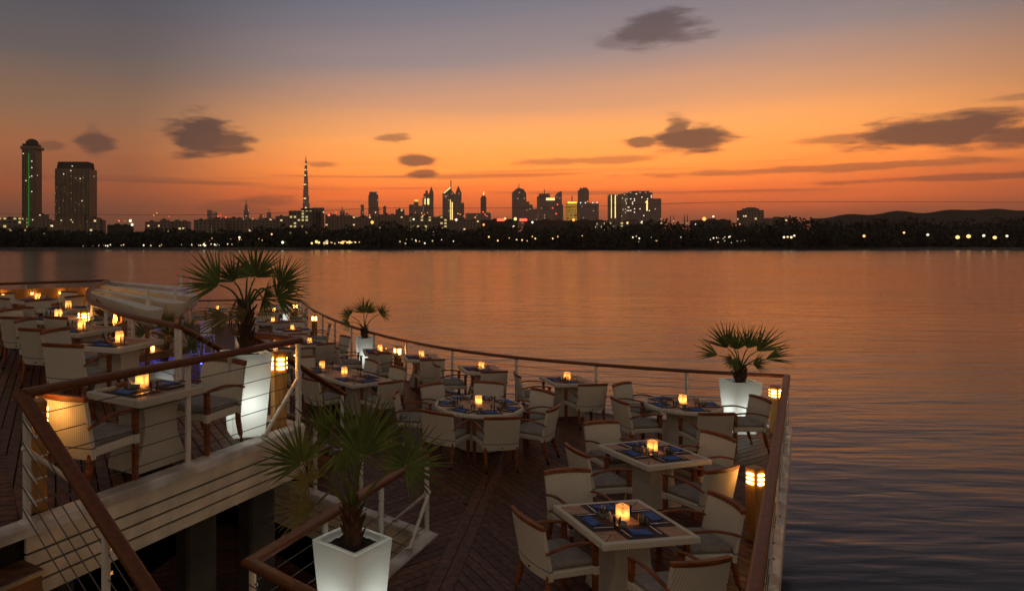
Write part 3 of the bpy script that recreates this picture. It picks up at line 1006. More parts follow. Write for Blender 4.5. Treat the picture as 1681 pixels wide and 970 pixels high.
def round_table(r):
    D = []
    D.append(('table_rim', MB().lathe([(r - .07, TH - .066), (r - .006, TH - .066), (r, TH - .058), (r, TH - .008), (r - .006, TH), (r - .06, TH), (r - .06, TH - .024), (.01, TH - .024)], 48, caps=False).mesh('table_rim', 'weave', True)))
    k = 8
    for i in range(k):
        a0, a1 = 2 * math.pi * i / k + .006, 2 * math.pi * (i + 1) / k - .006
        pts = [(.03 * math.cos((a0 + a1) / 2), .03 * math.sin((a0 + a1) / 2))] + [((r - .062) * math.cos(a0 + (a1 - a0) * j / 6), (r - .062) * math.sin(a0 + (a1 - a0) * j / 6)) for j in range(7)]
        D.append(('board', MB().prism(pts, TH - .022, TH - .002).mesh('board', 'board')))
    D.append(('pedestal', MB().lathe([(.40, .03), (.39, .08), (.31, .25), (.26, .42), (.27, .56), (.36, TH - .066)], 28).mesh('pedestal', 'weave', True)))
    for i in range(5):
        D.append(('foot', MB().lathe([(.018, 0), (.018, .035)], 8, (.33 * math.cos(i * 1.257), .33 * math.sin(i * 1.257), 0)).mesh('foot', 'steel')))
    return D

# ------------------------------------------------------------------ tableware
def lantern_defs():
    w, h = .047, .155
    vs = []
    for k, z in ((w, .002), (w, h * .5), (w * .99, h - .006), (w * .90, h)):
        vs += [(-k, -k, z), (k, -k, z), (k, k, z), (-k, k, z)]
    fs = [(i * 4 + j, i * 4 + (j + 1) % 4, i * 4 + 4 + (j + 1) % 4, i * 4 + 4 + j) for i in range(3) for j in range(4)]
    fs += [(12, 13, 14, 15)]
    vent = MB().lathe([(.014, h + .0005), (.014, h + .0025)], 10)
    wax = MB().lathe([(.022, .003), (.022, .045), (.012, .047)], 10)
    return [('lantern_shell', MB().add(vs, fs).mesh('lantern_shell', 'lantern')), ('vent', vent.mesh('vent', 'mat')), ('candle', wax.mesh('candle', 'canvas'))]
FLAME = bpy.data.lights.new('candle_flame', 'POINT')
FLAME.energy = .62
FLAME.color = (1.0, .37, .075)
FLAME.shadow_soft_size = .014
FLAMES = [FLAME, FLAME.copy(), FLAME.copy()]
FLAMES[1].energy = .50
FLAMES[2].energy = .76
LANTERN = lantern_defs()
def wave_cloth():
    b = MB()
    n, m = 6, 5
    vs, fs = [], []
    rr = random.Random(4)
    for k in (0, 1):
        for j in range(m + 1):
            for i in range(n + 1):
                x, y = -.095 + .19 * i / n, -.06 + .12 * j / m
                x += .012 * math.sin(j * 1.3)
                z = 0.001 if k == 0 else .016 + .010 * math.sin(i * .9 + j * .5) * (.3 + .7 * j / m) + rr.uniform(-.002, .002)
                if k and (i in (0, n) or j in (0, m)):
                    z *= .62
                vs.append((x, y, z))
    q = (n + 1) * (m + 1)
    for j in range(m):
        for i in range(n):
            a = j * (n + 1) + i
            fs.append((q + a, q + a + 1, q + a + n + 2, q + a + n + 1))
            fs.append((a, a + n + 1, a + n + 2, a + 1))
    for i in range(n):
        fs.append((i, i + 1, q + i + 1, q + i))
        a = m * (n + 1) + i
        fs.append((a, q + a, q + a + 1, a + 1))
    for j in range(m):
        a = j * (n + 1)
        fs.append((a, q + a, q + a + n + 1, a + n + 1))
        a += n
        fs.append((a, a + n + 1, q + a + n + 1, q + a))
    return b.add(vs, fs)
ME_NAP = wave_cloth().mesh('napkin', 'napkin', True)
ME_MAT = MB().rbox((0, 0, .003), (.44, .31, .004), .0015, 1).mesh('placemat', 'mat')
kn = MB().box((0, -.06, .004), (.012, .09, .006))
kn.add([(-.008, -.015, .002), (.009, -.015, .002), (.009, .09, .002), (-.002, .115, .002), (-.008, -.015, .006), (.009, -.015, .006), (.009, .09, .006), (-.002, .115, .006)],
       [(3, 2, 1, 0), (4, 5, 6, 7), (0, 1, 5, 4), (1, 2, 6, 5), (2, 3, 7, 6), (3, 0, 4, 7)])
ME_KNIFE = kn.mesh('knife', 'steel')
fk = MB().box((0, -.045, .004), (.009, .12, .005)).box((0, .035, .006), (.024, .04, .005))
for i in range(4):
    fk.box((-.009 + i * .006, .078, .008), (.003, .048, .004))
ME_FORK = fk.mesh('fork', 'steel')
ME_BOWL = MB().lathe([(.022, 0), (.03, .002), (.044, .026), (.047, .048), (.043, .048), (.038, .026), (.02, .010), (.001, .009)], 16, caps=False).mesh('bowl', 'stone', True)
ME_GLASS = MB().lathe([(.001, .002), (.031, .002), (.036, .05), (.040, .095), (.037, .095), (.033, .05), (.028, .012), (.001, .012)], 16, caps=False).mesh('tumbler', 'glass', True)
ME_SHAKER = [('shaker_body', MB().lathe([(.02, 0), (.022, .01), (.018, .045), (.014, .055)], 12).mesh('shaker_body', 'stone', True)),
             ('shaker_cap', MB().lathe([(.014, .0552), (.015, .062), (.008, .072)], 12).mesh('shaker_cap', 'steel', True))]
cad = MB().rbox((0, 0, .02), (.13, .10, .04), .006, 1)
ME_CADDY = [('tray', cad.mesh('tray', 'barwood'))] + [('bottle', MB().lathe([(.016, .041), (.017, .09), (.008, .105), (.008, .125)], 10, (x, y, 0)).mesh('bottle', 'black', True)) for x in (-.035, .035) for y in (-.022, .022)]

def face(v):
    return math.atan2(v[0], -v[1])        # rz that turns local +Y to -v

def seat_name(v):
    x, y = v[0], v[1]
    h = 'left' if x < 0 else 'right'
    d = 'near' if y < 0 else 'far'
    if abs(x) > 2.2 * abs(y):
        return h
    if abs(y) > 2.2 * abs(x):
        return d
    return d + ' ' + h

def setup(defs, name, c, z, rot, label, short, seats, reach, cat='table', group='dining tables', ware=2, lanterns=((0, 0),), mats=None, dist=None, caddy=False):
    """a table, its chairs (angle in degrees from +X in world, or (angle, offset)), and what lies on it"""
    c = Vector((c[0], c[1], z))
    place(defs, name, c, rot, label, cat, group)
    top = z + TH
    used = {}
    for s in seats:
        a, lat = s if isinstance(s, tuple) else (s, 0)
        v = Vector((math.cos(R(a)), math.sin(R(a)), 0))
        sd = Vector((-v.y, v.x, 0))
        nm = seat_name(v)
        if lat:
            k = lat * sd
            nm += ' ' + (('left' if k.x < 0 else 'right') if abs(k.x) > abs(k.y) else ('near' if k.y < 0 else 'far'))
        while nm in used:
            nm = 'outer ' + nm
        used[nm] = 1
        r_ = reach if not isinstance(reach, dict) else reach[a]
        jit = random.uniform(-.05, .09)
        p = c + v * (r_ + .255 + jit) + sd * (lat + random.uniform(-.03, .03))
        place(CHAIR, 'armchair', p, face(v) + random.uniform(-.16, .16), 'white woven armchair at the %s side of %s' % (nm, short), 'chair', 'white woven dining chairs')
        if ware:
            pm = c + v * (r_ - .215) + sd * lat
            rz = face(v)
            def on(me, nmx, dx_, dy_, lab, cat_, grp, extra_rz=0.0, zo=0.0):
                w = pm - v * dy_ + Vector((math.cos(rz), math.sin(rz), 0)) * dx_
                return put(nmx, me, (w.x, w.y, top + zo), rz + extra_rz, '%s at the %s place of %s' % (lab, nm, short), cat_, grp)
            on(ME_MAT, 'placemat', 0, 0, 'dark brown placemat', 'placemat', 'brown placemats', 0, -.0015)
            on(ME_NAP, 'napkin', random.uniform(-.02, .02), -.045 + random.uniform(-.02, .02), 'folded blue napkin', 'napkin', 'blue napkins', random.uniform(-.25, .25), .005)
            on(ME_GLASS, 'tumbler', .13, .155, 'clear glass tumbler', 'glass', 'water tumblers')
            if ware > 1:
                on(ME_KNIFE, 'knife', .165, -.01, 'steel table knife', 'knife', 'table knives', random.uniform(-.05, .05), .005)
                on(ME_FORK, 'fork', -.165, -.01, 'steel table fork', 'fork', 'table forks', random.uniform(-.05, .05), .005)
                on(ME_BOWL, 'bowl', -.10, .135, 'small grey stoneware bowl', 'bowl', 'stoneware bowls', 0, .0)
    for i, (lx, ly) in enumerate(lanterns):
        w = c + Vector((lx * math.cos(rot) - ly * math.sin(rot), lx * math.sin(rot) + ly * math.cos(rot), 0))
        which = '' if len(lanterns) == 1 else ('left ' if i == 0 else 'right ')
        le = place(LANTERN, 'candle_lantern', (w.x, w.y, top), rot + random.uniform(.1, .6), 'glowing square %scandle lantern on %s' % (which, short), 'lantern', 'candle lanterns')
        link('candle_flame', random.choice(FLAMES), le, (0, 0, .072))
        if ware > 1 and i == 0:
            for j, (ax_, ay_) in enumerate(((-.12, .03), (-.10, -.045))):
                place(ME_SHAKER, 'shaker', (w.x + ax_, w.y + ay_, top), 0, '%s condiment shaker beside the lantern on %s' % (('far', 'near')[j], short), 'shaker', 'condiment shakers')
        if caddy:
            place(ME_CADDY, 'condiment_caddy', (w.x - .22, w.y + .10, top), .4, 'dark condiment caddy beside the lantern on %s' % short, 'caddy', 'condiment caddies')

SQ = rect_table(1.02, 1.02)
T2S = rect_table(.86, .86)
LONG = rect_table(2.2, 1.0, (-.6, .6))
UT = rect_table(.98, .78)
RB, RS = round_table(.76), round_table(.63)
def C(px, py, z=0.0):
    p = UP(px, py, z + TH)
    return (p.x, p.y)
def s4(r, sides='wnes'):
    d = {'e': 0, 'n': 90, 'w': 180, 's': 270}
    return [d[k] + r for k in sides]
setup(SQ, 'square_table', C(1022, 853), 0, R(10), 'square white-rimmed teak table nearest the viewer, laid for four', 'the nearest square table', s4(10), .51)
setup(SQ, 'square_table', C(1071, 741), 0, R(17), 'square white-rimmed teak table just behind the nearest one', 'the second square table', s4(17), .51)
setup(RS, 'round_table', C(1121, 662.5), 0, 0, 'small round table beside the glowing corner planter', 'the corner round table', [193, 118, 268, -8], .63)
setup(RB, 'round_table', C(785.8, 664), 0, 0, 'large round table with seven chairs in the middle of lower deck', 'the large round table', [228, 275, 326, 22, 72, 118, 170], .76)
setup(T2S, 'square_table', C(931, 623), 0, R(6), 'small square table at the railing right of the large round table', 'the right railing table', [184, 276], .43, ware=2)
setup(T2S, 'square_table', C(790, 605), 0, R(4), 'small square table at the railing behind the large round table', 'the middle railing table', [184, 274], .43, ware=1)
setup(T2S, 'square_table', C(692, 586), 0, R(2), 'small square table at the railing left of the large round table', 'the left railing table', [186, 276], .43, ware=1)
setup(T2S, 'square_table', C(624, 576), 0, R(2), 'small square table beside the glowing planter at the railing bend', 'the bend planter table', [180, 268], .43, ware=1)
lr = 123
setup(LONG, 'long_table', C(563, 614), 0, R(lr), 'long rectangular table with two lanterns behind the palm', 'the long table',
      [(lr + 90, -.55), (lr + 90, .5), (lr - 90, -.55), (lr - 90, .55), lr + 180, lr], {lr + 90: .50, lr - 90: .50, lr + 180: 1.1, lr: 1.1}, ware=1, lanterns=((-.05, 0), (.85, 0)))
setup(T2S, 'square_table', C(508, 563), 0, R(25), 'small square table right of the terrace corner lit by planter', 'the white lit table', [205, 295, 25, 115], .43, ware=1)
setup(T2S, 'square_table', C(472, 570), 0, R(25), 'small square table behind the terrace bollard', 'the table behind the bollard', [205, 295], .43, ware=1)
setup(RS, 'round_table', C(480, 541), 0, 0, 'round table before the dark bollard at the far railing', 'the first far round table', [170, 10, 90, 275], .63, ware=1)
setup(RS, 'round_table', C(448, 528), 0, 0, 'round table second from last on the far deck', 'the second far round table', [200, 20, 110, 290], .63, ware=1)
setup(RS, 'round_table', C(450, 511), 0, 0, 'round table at the far end near the lit planter', 'the last far round table', [180, 0, 90, 270], .63, ware=1)
setup(T2S, 'square_table', C(357, 508), 0, R(10), 'small table alone at the far left end of lower deck', 'the lone far left table', [190, 10], .43, ware=1)
# raised terrace
ua = math.degrees(math.atan2(EDGE.y, EDGE.x))
u1 = Vector((-1.84, 6.72, 0))
UT1 = rect_table(.82, .74)
setup(UT1, 'square_table', (u1.x, u1.y), UPZ, R(ua), 'rectangular teak table at the terrace front railing', 'the terrace front table', [ua + 180, ua], .41, ware=2, lanterns=((0.0, .08),), caddy=True)
for (px, py, dsc, sh, seats) in ((196, 562, 'terrace table beside the curved railing post', 'the second terrace table', [250, 160]), (134, 540, 'terrace table next to the curved railing bollard', 'the third terrace table', [255, 165]),
                                 (96, 522, 'terrace table fourth from the front', 'the fourth terrace table', [250, 160]), (112, 506, 'terrace table fifth from the front near railing', 'the fifth terrace table', [240, 60, 150]),
                                 (62, 492, 'terrace table farthest left by the wooden parapet', 'the farthest terrace table', [250, 70, 160, 340])):
    p = UP(px, py, UPZ + TH)
    setup(SQ if py < 495 else UT, 'square_table', (p.x, p.y), UPZ, R(68), dsc, sh, seats, .47, ware=1, caddy=py > 500)
for (px, py, a, dsc) in ((38, 572, 200, 'white woven armchair standing alone at the left edge of terrace'), (118, 590, 240, 'white woven armchair on terrace turned beside second table')):
    p = UP(px, py + 10, UPZ)
    v = Vector((math.cos(R(a)), math.sin(R(a)), 0))
    place(CHAIR, 'armchair', p, face(v), dsc, 'chair', 'white woven dining chairs')

# ------------------------------------------------------------------ bollard lights
def bollard_defs(faces=(0, 1, 2, 3)):
    w, h = .076, .88
    b = MB().rbox((0, 0, h / 2), (2 * w, 2 * w, h), .008, 1)
    D = [('bollard_post', b.mesh('bollard_post', 'bollard'))]
    for f in faces:
        for i in range(3):
            m = MB()
            n = 6
            pts = [(.031 + .0135 * math.cos(a), .0135 * math.sin(a)) for a in [-math.pi / 2 + math.pi * j / n for j in range(n + 1)]]
            pts += [(-x, -y) for x, y in pts]
            vs = [(x, -w - .013, h - .075 - i * .052 + y) for x, y in pts] + [(x, -w + .002, h - .075 - i * .052 + y) for x, y in pts]
            k = len(pts)
            m.add(vs, [tuple(range(k)), tuple(range(2 * k - 1, k - 1, -1))] + [(j, k + j, k + (j + 1) % k, (j + 1) % k) for j in range(k)])
            ca, sa = math.cos(f * math.pi / 2), math.sin(f * math.pi / 2)
            m.v = [(x * ca - y * sa, x * sa + y * ca, z) for x, y, z in m.v]
            D.append(('light_slot', m.mesh('light_slot', 'slot')))
    return D
BOL = bollard_defs()
BOL2 = bollard_defs((1, 2))
for (x, y, z, a, lab) in ((-.715, 8.08, UPZ, 22, 'glowing wooden bollard light beside tall planter on the terrace corner'), (8.12, 13.22, 0, 42, 'glowing bollard light in the far right deck corner'),
                          (4.98, 8.5, 0, 20, 'glowing bollard light at the right railing near the square tables'), (-4.72, 12.95, UPZ, 25, 'glowing bollard light on terrace beside the curved railing'),
                          (1.46, 18.2, 0, 20, 'glowing bollard light at the railing between two small tables'), (-.98, 25.9, 0, 40, 'glowing bollard light at the far railing bend'),
                          (-1.98, 30.6, 0, 30, 'glowing bollard light at the far end of lower deck'), (-2.44, 5.64, UPZ, 33, 'bollard light tucked behind the terrace stair post'),
                          (.10, 4.98, 0, 45, 'bollard light below the nearest planter')):
    place(BOL2 if 'stair post' in lab else BOL, 'bollard_light', (x, y, z), R(a), lab, 'bollard', 'wooden bollard lights')

# ------------------------------------------------------------------ planters and fan palms
def planter_defs():
    h, t, b = .86, .232, .166
    def ring(k, z):
        return [(-k, -k, z), (k, -k, z), (k, k, z), (-k, k, z)]
    shell = MB()
    lv = [(b, 0.012), (b + .001, .03), (b + (t - b) * .5, h * .5), (t - .003, h - .012), (t, h - .004)]
    vs = []
    for k, z in lv:
        vs += ring(k, z)
    fs = [(i * 4 + j, i * 4 + (j + 1) % 4, i * 4 + 4 + (j + 1) % 4, i * 4 + 4 + j) for i in range(len(lv) - 1) for j in range(4)]
    shell.add(vs, fs)
    rim = MB()
    vs = ring(t, h - .0035) + ring(t - .002, h) + ring(t - .048, h) + ring(t - .052, h - .07)
    rim.add(vs, [(i * 4 + j, i * 4 + (j + 1) % 4, i * 4 + 4 + (j + 1) % 4, i * 4 + 4 + j) for i in range(3) for j in range(4)])
    k = t - .055
    soil = MB()
    n = 10
    rr = random.Random(3)
    vs = [(-k + 2 * k * i / n, -k + 2 * k * j / n, h - .045 + rr.uniform(-.008, .008) + .012 * (1 - max(abs(i - 5), abs(j - 5)) / 5)) for j in range(n + 1) for i in range(n + 1)]
    soil.add(vs, [(j * (n + 1) + i, j * (n + 1) + i + 1, (j + 1) * (n + 1) + i + 1, (j + 1) * (n + 1) + i) for j in range(n) for i in range(n)])
    base = MB().box((0, 0, .008), (2 * b - .02, 2 * b - .02, .012))
    return [('planter_shell', shell.mesh('planter_shell', 'planter')), ('planter_rim', rim.mesh('planter_rim', 'planter')), ('soil', soil.mesh('soil', 'soil')), ('base_plate', base.mesh('base_plate', 'white'))]
PLANTER = planter_defs()

def planter(loc, rz, label, s=1.0, power=9.0):
    e = place(PLANTER, 'lit_planter', loc, rz, label, 'planter', 'glowing white planters', s)
    l = bpy.data.lights.new('planter_lamp', 'POINT')
    l.energy = power * .31
    l.color = (1.0, .99, .93)
    l.shadow_soft_size = .11
    lo = link('planter_lamp', l, e, (0, 0, .36))
    return e

def fan(b, hub, axis, ref, L, rr, nseg=30, spread=96, droop=.1, wid=1.0):
    a = axis.normalized()
    s = a.cross(ref).normalized()
    nrm = s.cross(a).normalized()
    for i in range(nseg):
        th = R(-spread + 2 * spread * i / (nseg - 1) + rr.uniform(-3.5, 3.5))
        d = a * math.cos(th) + s * math.sin(th)
        pd = -a * math.sin(th) + s * math.cos(th)
        l = L * (.70 + .30 * math.cos(th * .75)) * rr.uniform(.86, 1.06)
        w = L * R(2 * spread / nseg) * .56 * wid
        bend = rr.uniform(.5, 1.5) * droop
        twist = nrm * (rr.uniform(-.25, .25))
        pts = []
        for u, ww in ((.03, .06), (.20, .28), (.38, .42), (.60, .27), (.82, .13), (1.0, .012)):
            c = hub + d * (l * u) + nrm * (.06 * L * u) - Vector((0, 0, 1)) * (l * bend * u ** 3)
            off = (pd + twist).normalized() * (w * ww * 1.35)
            fold = nrm * (w * ww * .5)
            pts.append((c + off + fold, c, c - off + fold))
        vs = [p for tri in pts for p in tri]
        fs = []
        for k in range(len(pts) - 1):
            o = k * 3
            fs += [(o, o + 1, o + 4, o + 3), (o + 1, o + 2, o + 5, o + 4)]
        b.add(vs, fs)

def palm(base, trunk_h, fronds, label, seed, sc=1.0, trunk_r=.06):
    """fronds: (hub dx, dy, dz from the trunk top, blade length, yellow?)"""
    rr = random.Random(seed)
    base = Vector(base)
    e = link('fan_palm', None, None, base)
    tag(e, label, 'palm', 'potted fan palms')
    tk = MB()
    n = 9
    pth = [Vector((rr.uniform(-.006, .006), rr.uniform(-.006, .006), trunk_h * i / n)) for i in range(n + 1)]
    tk.tube(pth, [trunk_r * (1.25 - .35 * i / n) * rr.uniform(.93, 1.07) for i in range(n + 1)], 12)
    tr = link('trunk', tk.mesh('trunk', 'bark', True), e)
    st = MB()
    for i in range(26):
        a = i * 2.4
        z = trunk_h * (.12 + .86 * i / 26)
        d = Vector((math.cos(a), math.sin(a), 0))
        p = d * trunk_r * .85 + Vector((0, 0, z))
        st.tube([p, p + d * .03 + Vector((0, 0, .05)), p + d * (.05 + rr.uniform(0, .03)) + Vector((0, 0, .11))], [.026, .018, .006], 5)
    link('leaf_base', st.mesh('leaf_base', 'bark'), tr)['kind'] = 'stuff'
    top = Vector((0, 0, trunk_h))
    for k, fr in enumerate(fronds):
        hx, hy, hz, L, yel = fr[:5]
        hub = top + Vector((hx, hy, hz)) * sc
        L *= sc
        b = MB()
        midp = top + (hub - top) * .5 + Vector((0, 0, .10 * (hub - top).length))
        if hz < .1:
            midp += Vector((0, 0, .10))
        pp = smooth_path([top - Vector((0, 0, .06)), midp, hub], 5)
        b.tube(pp, [.016 * (1 - .55 * i / (len(pp) - 1)) for i in range(len(pp))], 6)
        out = (hub - midp).normalized()
        ax = (out + Vector((0, 0, .25))).normalized()
        ref = Vector((rr.uniform(-.35, .35), -1 + rr.uniform(-.2, .3), .25 + rr.uniform(-.2, .4)))
        if abs(hx) > .3:
            ref = Vector((-.35 * hx / abs(hx) + rr.uniform(-.2, .2), -.75, .65 + rr.uniform(-.2, .3)))
        spr = rr.uniform(78, 96)
        if len(fr) > 5:
            ax = Vector((math.cos(R(fr[5])), rr.uniform(-.15, .15), math.sin(R(fr[5])))).normalized()
            ref = Vector((rr.uniform(-.3, .3), -1, rr.uniform(-.1, .5)))
            spr = fr[6]
        fan(b, hub, ax, ref, L, rr, nseg=int(spr * .29), spread=spr, droop=rr.uniform(.02, .12) + (.10 if yel else 0), wid=.76 if not yel else .62)
        link('frond', b.mesh('frond', 'frondy' if yel else 'frond', False), e)
    return e

def potted(loc, rz, s, plabel, label, trunk_h, fronds, seed, sc=1.0, power=9.0, tr=.06):
    planter(loc, rz, plabel, s, power)
    palm((loc[0], loc[1], loc[2] + (.86 - .05) * s), trunk_h, fronds, label, seed, sc, tr)

potted((-1.06, 7.86, UPZ), R(20), 1.06, 'tall glowing white planter on the raised terrace corner', 'large fan palm in the terrace corner planter', .58,
       [(.09, .05, .27, .44, 0, 85, 80), (-.27, .0, .20, .46, 0, 150, 62), (-.14, .15, .22, .36, 0, 120, 55), (.34, .05, .20, .38, 0, 48, 70), (.32, -.12, .08, .36, 0, 20, 80), (-.13, -.22, -.10, .42, 1, 195, 42), (-.02, .25, .26, .34, 0), (.14, .28, .04, .32, 0), (.05, -.2, -.04, .30, 1, 200, 40)], 3, 1.10, 11)
potted((.66, 20.0, 0), R(8), 1.0, 'glowing white planter against the railing bend', 'small fan palm silhouetted at the railing bend', .34,
       [(-.02, 0, .42, .56, 0, 95, 75), (.10, .12, .40, .46, 0, 70, 60), (-.44, 0, .34, .42, 0, 150, 95), (.46, 0, .40, .44, 0, 32, 80), (-.44, -.1, .16, .36, 0, 205, 60)], 5, .95, 9, .07)
potted((7.50, 13.28, 0), R(4), 1.13, 'glowing white planter in the far right deck corner', 'wide fan palm in the far right corner planter', .30,
       [(-.05, 0, .32, .50, 0, 92, 60), (-.20, .05, .34, .60, 0, 122, 40), (.14, .02, .34, .50, 0, 70, 50), (.32, .05, .28, .62, 0, 42, 32), (-.40, 0, .22, .48, 0, 160, 34), (-.20, -.1, .16, .22, 0, 250, 140), (.42, -.05, .16, .52, 0, 18, 26), (.10, -.22, .10, .34, 0, 10, 50), (-.1, -.2, .04, .3, 0, 165, 40), (.0, .25, .36, .42, 0)], 8, 1.05, 13, .075)
potted((.10, 6.30, 0), R(48), 1.10, 'nearest glowing white planter with soil in the bottom foreground', 'nearest fan palm with broad green leaves', .34,
       [(.06, .0, .40, .60, 0, 84, 62), (-.40, -.05, .36, .42, 0, 122, 92), (.42, -.05, .34, .42, 0, 55, 135), (-.20, .15, .48, .48, 0, 104, 26), (-.34, -.15, .24, .26, 1, 150, 120), (-.28, -.12, .06, .40, 1, 188, 36), (.12, .25, .42, .50, 0, 72, 50), (-.06, -.1, .50, .34, 0, 280, 60)], 13, 1.12, 10)
potted((-4.05, 16.2, 0), R(15), 1.0, 'white planter beside the blue lit bar below the terrace', 'fan palm by the bar behind the curved terrace railing', .35,
       [(0, 0, .4, .5, 0), (-.40, .05, .3, .5, 0), (.40, 0, .32, .5, 0), (.46, .1, .05, .48, 0), (-.40, -.1, .05, .4, 0), (.15, -.25, .3, .4, 0), (-.15, .25, .38, .4, 0)], 21, 1.1, 3)
planter((-2.45, 30.2, 0), R(10), 'glowing white planter at the far end of lower deck', 1.0, 8)

# ------------------------------------------------------------------ bar with canopy beams and blue light
e = link('bar_counter', None, None, (-4.9, 16.4, 0))
tag(e, 'wooden bar counter with blue lit front below the terrace', 'bar')
def bp(name, mb, mat, par=None, sm=False):
    return link(name, mb.mesh(name, mat, sm), par or e)
cpath = [(-.9, -1.6, 0), (.2, -1.0, 0), (1.0, .3, 0), (.9, 1.9, 0), (-.1, 3.2, 0)]
bp('counter_top', MB().sweep([(x, y, 1.08) for x, y, z in cpath], [(-.28, -.03), (.28, -.03), (.28, .03), (-.28, .03)]), 'barwood')
bp('counter_front', MB().sweep([(x, y, .52) for x, y, z in cpath], [(-.10, -.52), (.06, -.52), (.06, .52), (-.10, .52)]), 'white')
bp('counter_lip', MB().sweep([(x, y, 1.0) for x, y, z in cpath], [(.25, -.055), (.278, -.055), (.278, .048), (.25, .048)]), 'barwood')
bp('led_strip', MB().sweep([(x, y, .98) for x, y, z in cpath], [(.062, -.012), (.08, -.012), (.08, .012), (.062, .012)]), 'blue')
bp('back_shelf', MB().box((-.9, 1.1, .75), (.35, 2.2, 1.5)), 'barwood')
bp('lamp', MB().lathe([(.05, 1.5), (.07, 1.58), (.05, 1.72)], 10, (-.9, .4, 0)), 'amber', None, True)
bp('lamp', MB().lathe([(.05, 1.5), (.07, 1.58), (.05, 1.72)], 10, (-.9, 1.7, 0)), 'amber', None, True)
bp('lamp', MB().lathe([(.035, 1.112), (.04, 1.16), (.03, 1.22)], 10, (.62, -.35, 0)), 'amber', None, True)
rb = random.Random(5)
for i in range(16):
    x, y = (-.85 + rb.uniform(-.1, .1), .15 + i * .13)
    h = rb.uniform(.24, .34)
    put('bottle', MB().lathe([(.036, 0), (.038, h * .6), (.014, h * .75), (.013, h)], 10).mesh('bottle', rb.choice(['black', 'glass', 'bollard', 'stone']), True), (-4.9 + x, 16.4 + y, 1.5), 0,
        'bottle on the back shelf of the bar', 'bottle', 'bottles on the bar shelf')
cn = link('bar_canopy', None, None, (-6.0, 17.5, 0))
tag(cn, 'four white canvas awning beams fanned out over the bar', 'canopy')
for (xl, yl, xr, yr, Y0, Y1, peg) in ((149, 480, 266, 507, 15.6, 15.0, 244), (152, 473, 306, 496, 17.2, 16.6, 288), (163, 467, 330, 484, 18.8, 18.4, 314), (176, 461, 310, 472, 20.4, 20.2, 298)):
    a, b = AT(xl, yl, Y0), AT(xr, yr, Y1)
    org = Vector(cn.location)
    m = MB()
    vs, fs = [], []
    n = 12
    d = (b - a)
    sd = Vector((-d.y, d.x, 0)).normalized()
    for i in range(n + 1):
        u = i / n
        p = a + d * u - org
        h = (.14 + .40 * u) * (1 if u < .9 else max(.12, (1 - u) / .1))
        w = .10 + .48 * u * (1 if u < .92 else max(.15, (1 - u) / .08))
        for sx, sz in ((-.5, -.1), (-.2, 0), (.2, 0), (.5, -.1), (.32, -.75), (0, -1), (-.32, -.75)):
            vs.append(p + sd * (sx * w) + Vector((0, 0, sz * h)))
    k = 7
    for i in range(n):
        for j in range(k):
            fs.append((i * k + j, i * k + (j + 1) % k, (i + 1) * k + (j + 1) % k, (i + 1) * k + j))
    fs += [tuple(range(k - 1, -1, -1)), tuple(n * k + j for j in range(k))]
    bm_ = link('awning_beam', m.add(vs, fs).mesh('awning_beam', 'canvas', True), cn)
    u = (peg - xl) / (xr - xl)
    pp = a + d * u - org
    link('peg', MB().lathe([(.05, -.02), (.05, .12), (.035, .26), (.015, .36)], 8, pp).mesh('peg', 'white', True), bm_)
    pa = a + d * .12 - org
    link('canopy_post', MB().tube([(pa.x, pa.y, 0), (pa.x, pa.y, pa.z - .1)], .07, 8).mesh('canopy_post', 'barwood'), cn)
    pa = a + d * .8 - org
    link('canopy_post', MB().tube([(pa.x, pa.y, 0), (pa.x, pa.y, pa.z - .2)], .05, 8).mesh('canopy_post', 'barwood'), cn)
stl = []
for sx in (-1, 1):
    for sy in (-1, 1):
        stl.append(('leg', MB().tube([(sx * .21, sy * .21, 0), (sx * .14, sy * .14, .74)], .018, 6).mesh('leg', 'white', True)))
stl += [('seat', MB().rbox((0, 0, .765), (.36, .36, .05), .015, 1).mesh('seat', 'white')), ('footrest', MB().box((0, -.19, .25), (.36, .025, .03)).box((0, -.165, .5), (.32, .025, .03)).mesh('footrest', 'white')),
        ('backrest', MB().box((0, .165, 1.0), (.34, .025, .34), 0).mesh('backrest', 'white'))]
for i, (px, py, a, d) in enumerate(((341, 592, 30, 'bar stool lit blue nearest the open deck'), (312, 610, 50, 'bar stool lit blue beside the palm by bar'), (262, 600, 20, 'bar stool at the counter end under the palm'))):
    p = UP(px, py, 0)
    place(stl, 'bar_stool', p, R(a), d, 'stool', 'bar stools')
UPL = [('lamp_body', MB().lathe([(.12, 0), (.12, .05), (.10, .06)], 12).mesh('lamp_body', 'black', True)), ('lamp_lens', MB().lathe([(.09, .061), (.09, .075)], 12).mesh('lamp_lens', emat('blue_uplight', (.02, .03, 1), 45), True))]
for px, py, lab in ((334, 600, 'blue uplight at the foot of the stool by open deck'), (303, 616, 'blue uplight between bar stools beside the palm')):
    place(UPL, 'deck_uplight', UP(px, py, 0), 0, lab, 'light', 'blue deck uplights')
# wooden parapet with small lights behind the farthest terrace table
pr = link('parapet', None, None, (-9.5, 17.55, UPZ))
tag(pr, 'low honey wood parapet with small warm lights on the far terrace edge', 'parapet')
a, b = Vector((0, 0, 0)), Vector((3.15, 1.15, 0))
for i in range(4):
    link('panel', MB().sweep([a.lerp(b, i / 4 + .004) + Vector((0, 0, .46)), a.lerp(b, (i + 1) / 4 - .004) + Vector((0, 0, .46))], [(-.03, -.46), (.03, -.46), (.03, .46), (-.03, .46)]).mesh('panel', 'bollard'), pr)
for i in range(5):
    pq = a.lerp(b, .1 + i * .2) + Vector((.04, -.10, .80))
    link('spot_light', MB().lathe([(.03, -.02), (.035, .02)], 8, pq).mesh('spot_light', 'amber', True), pr)

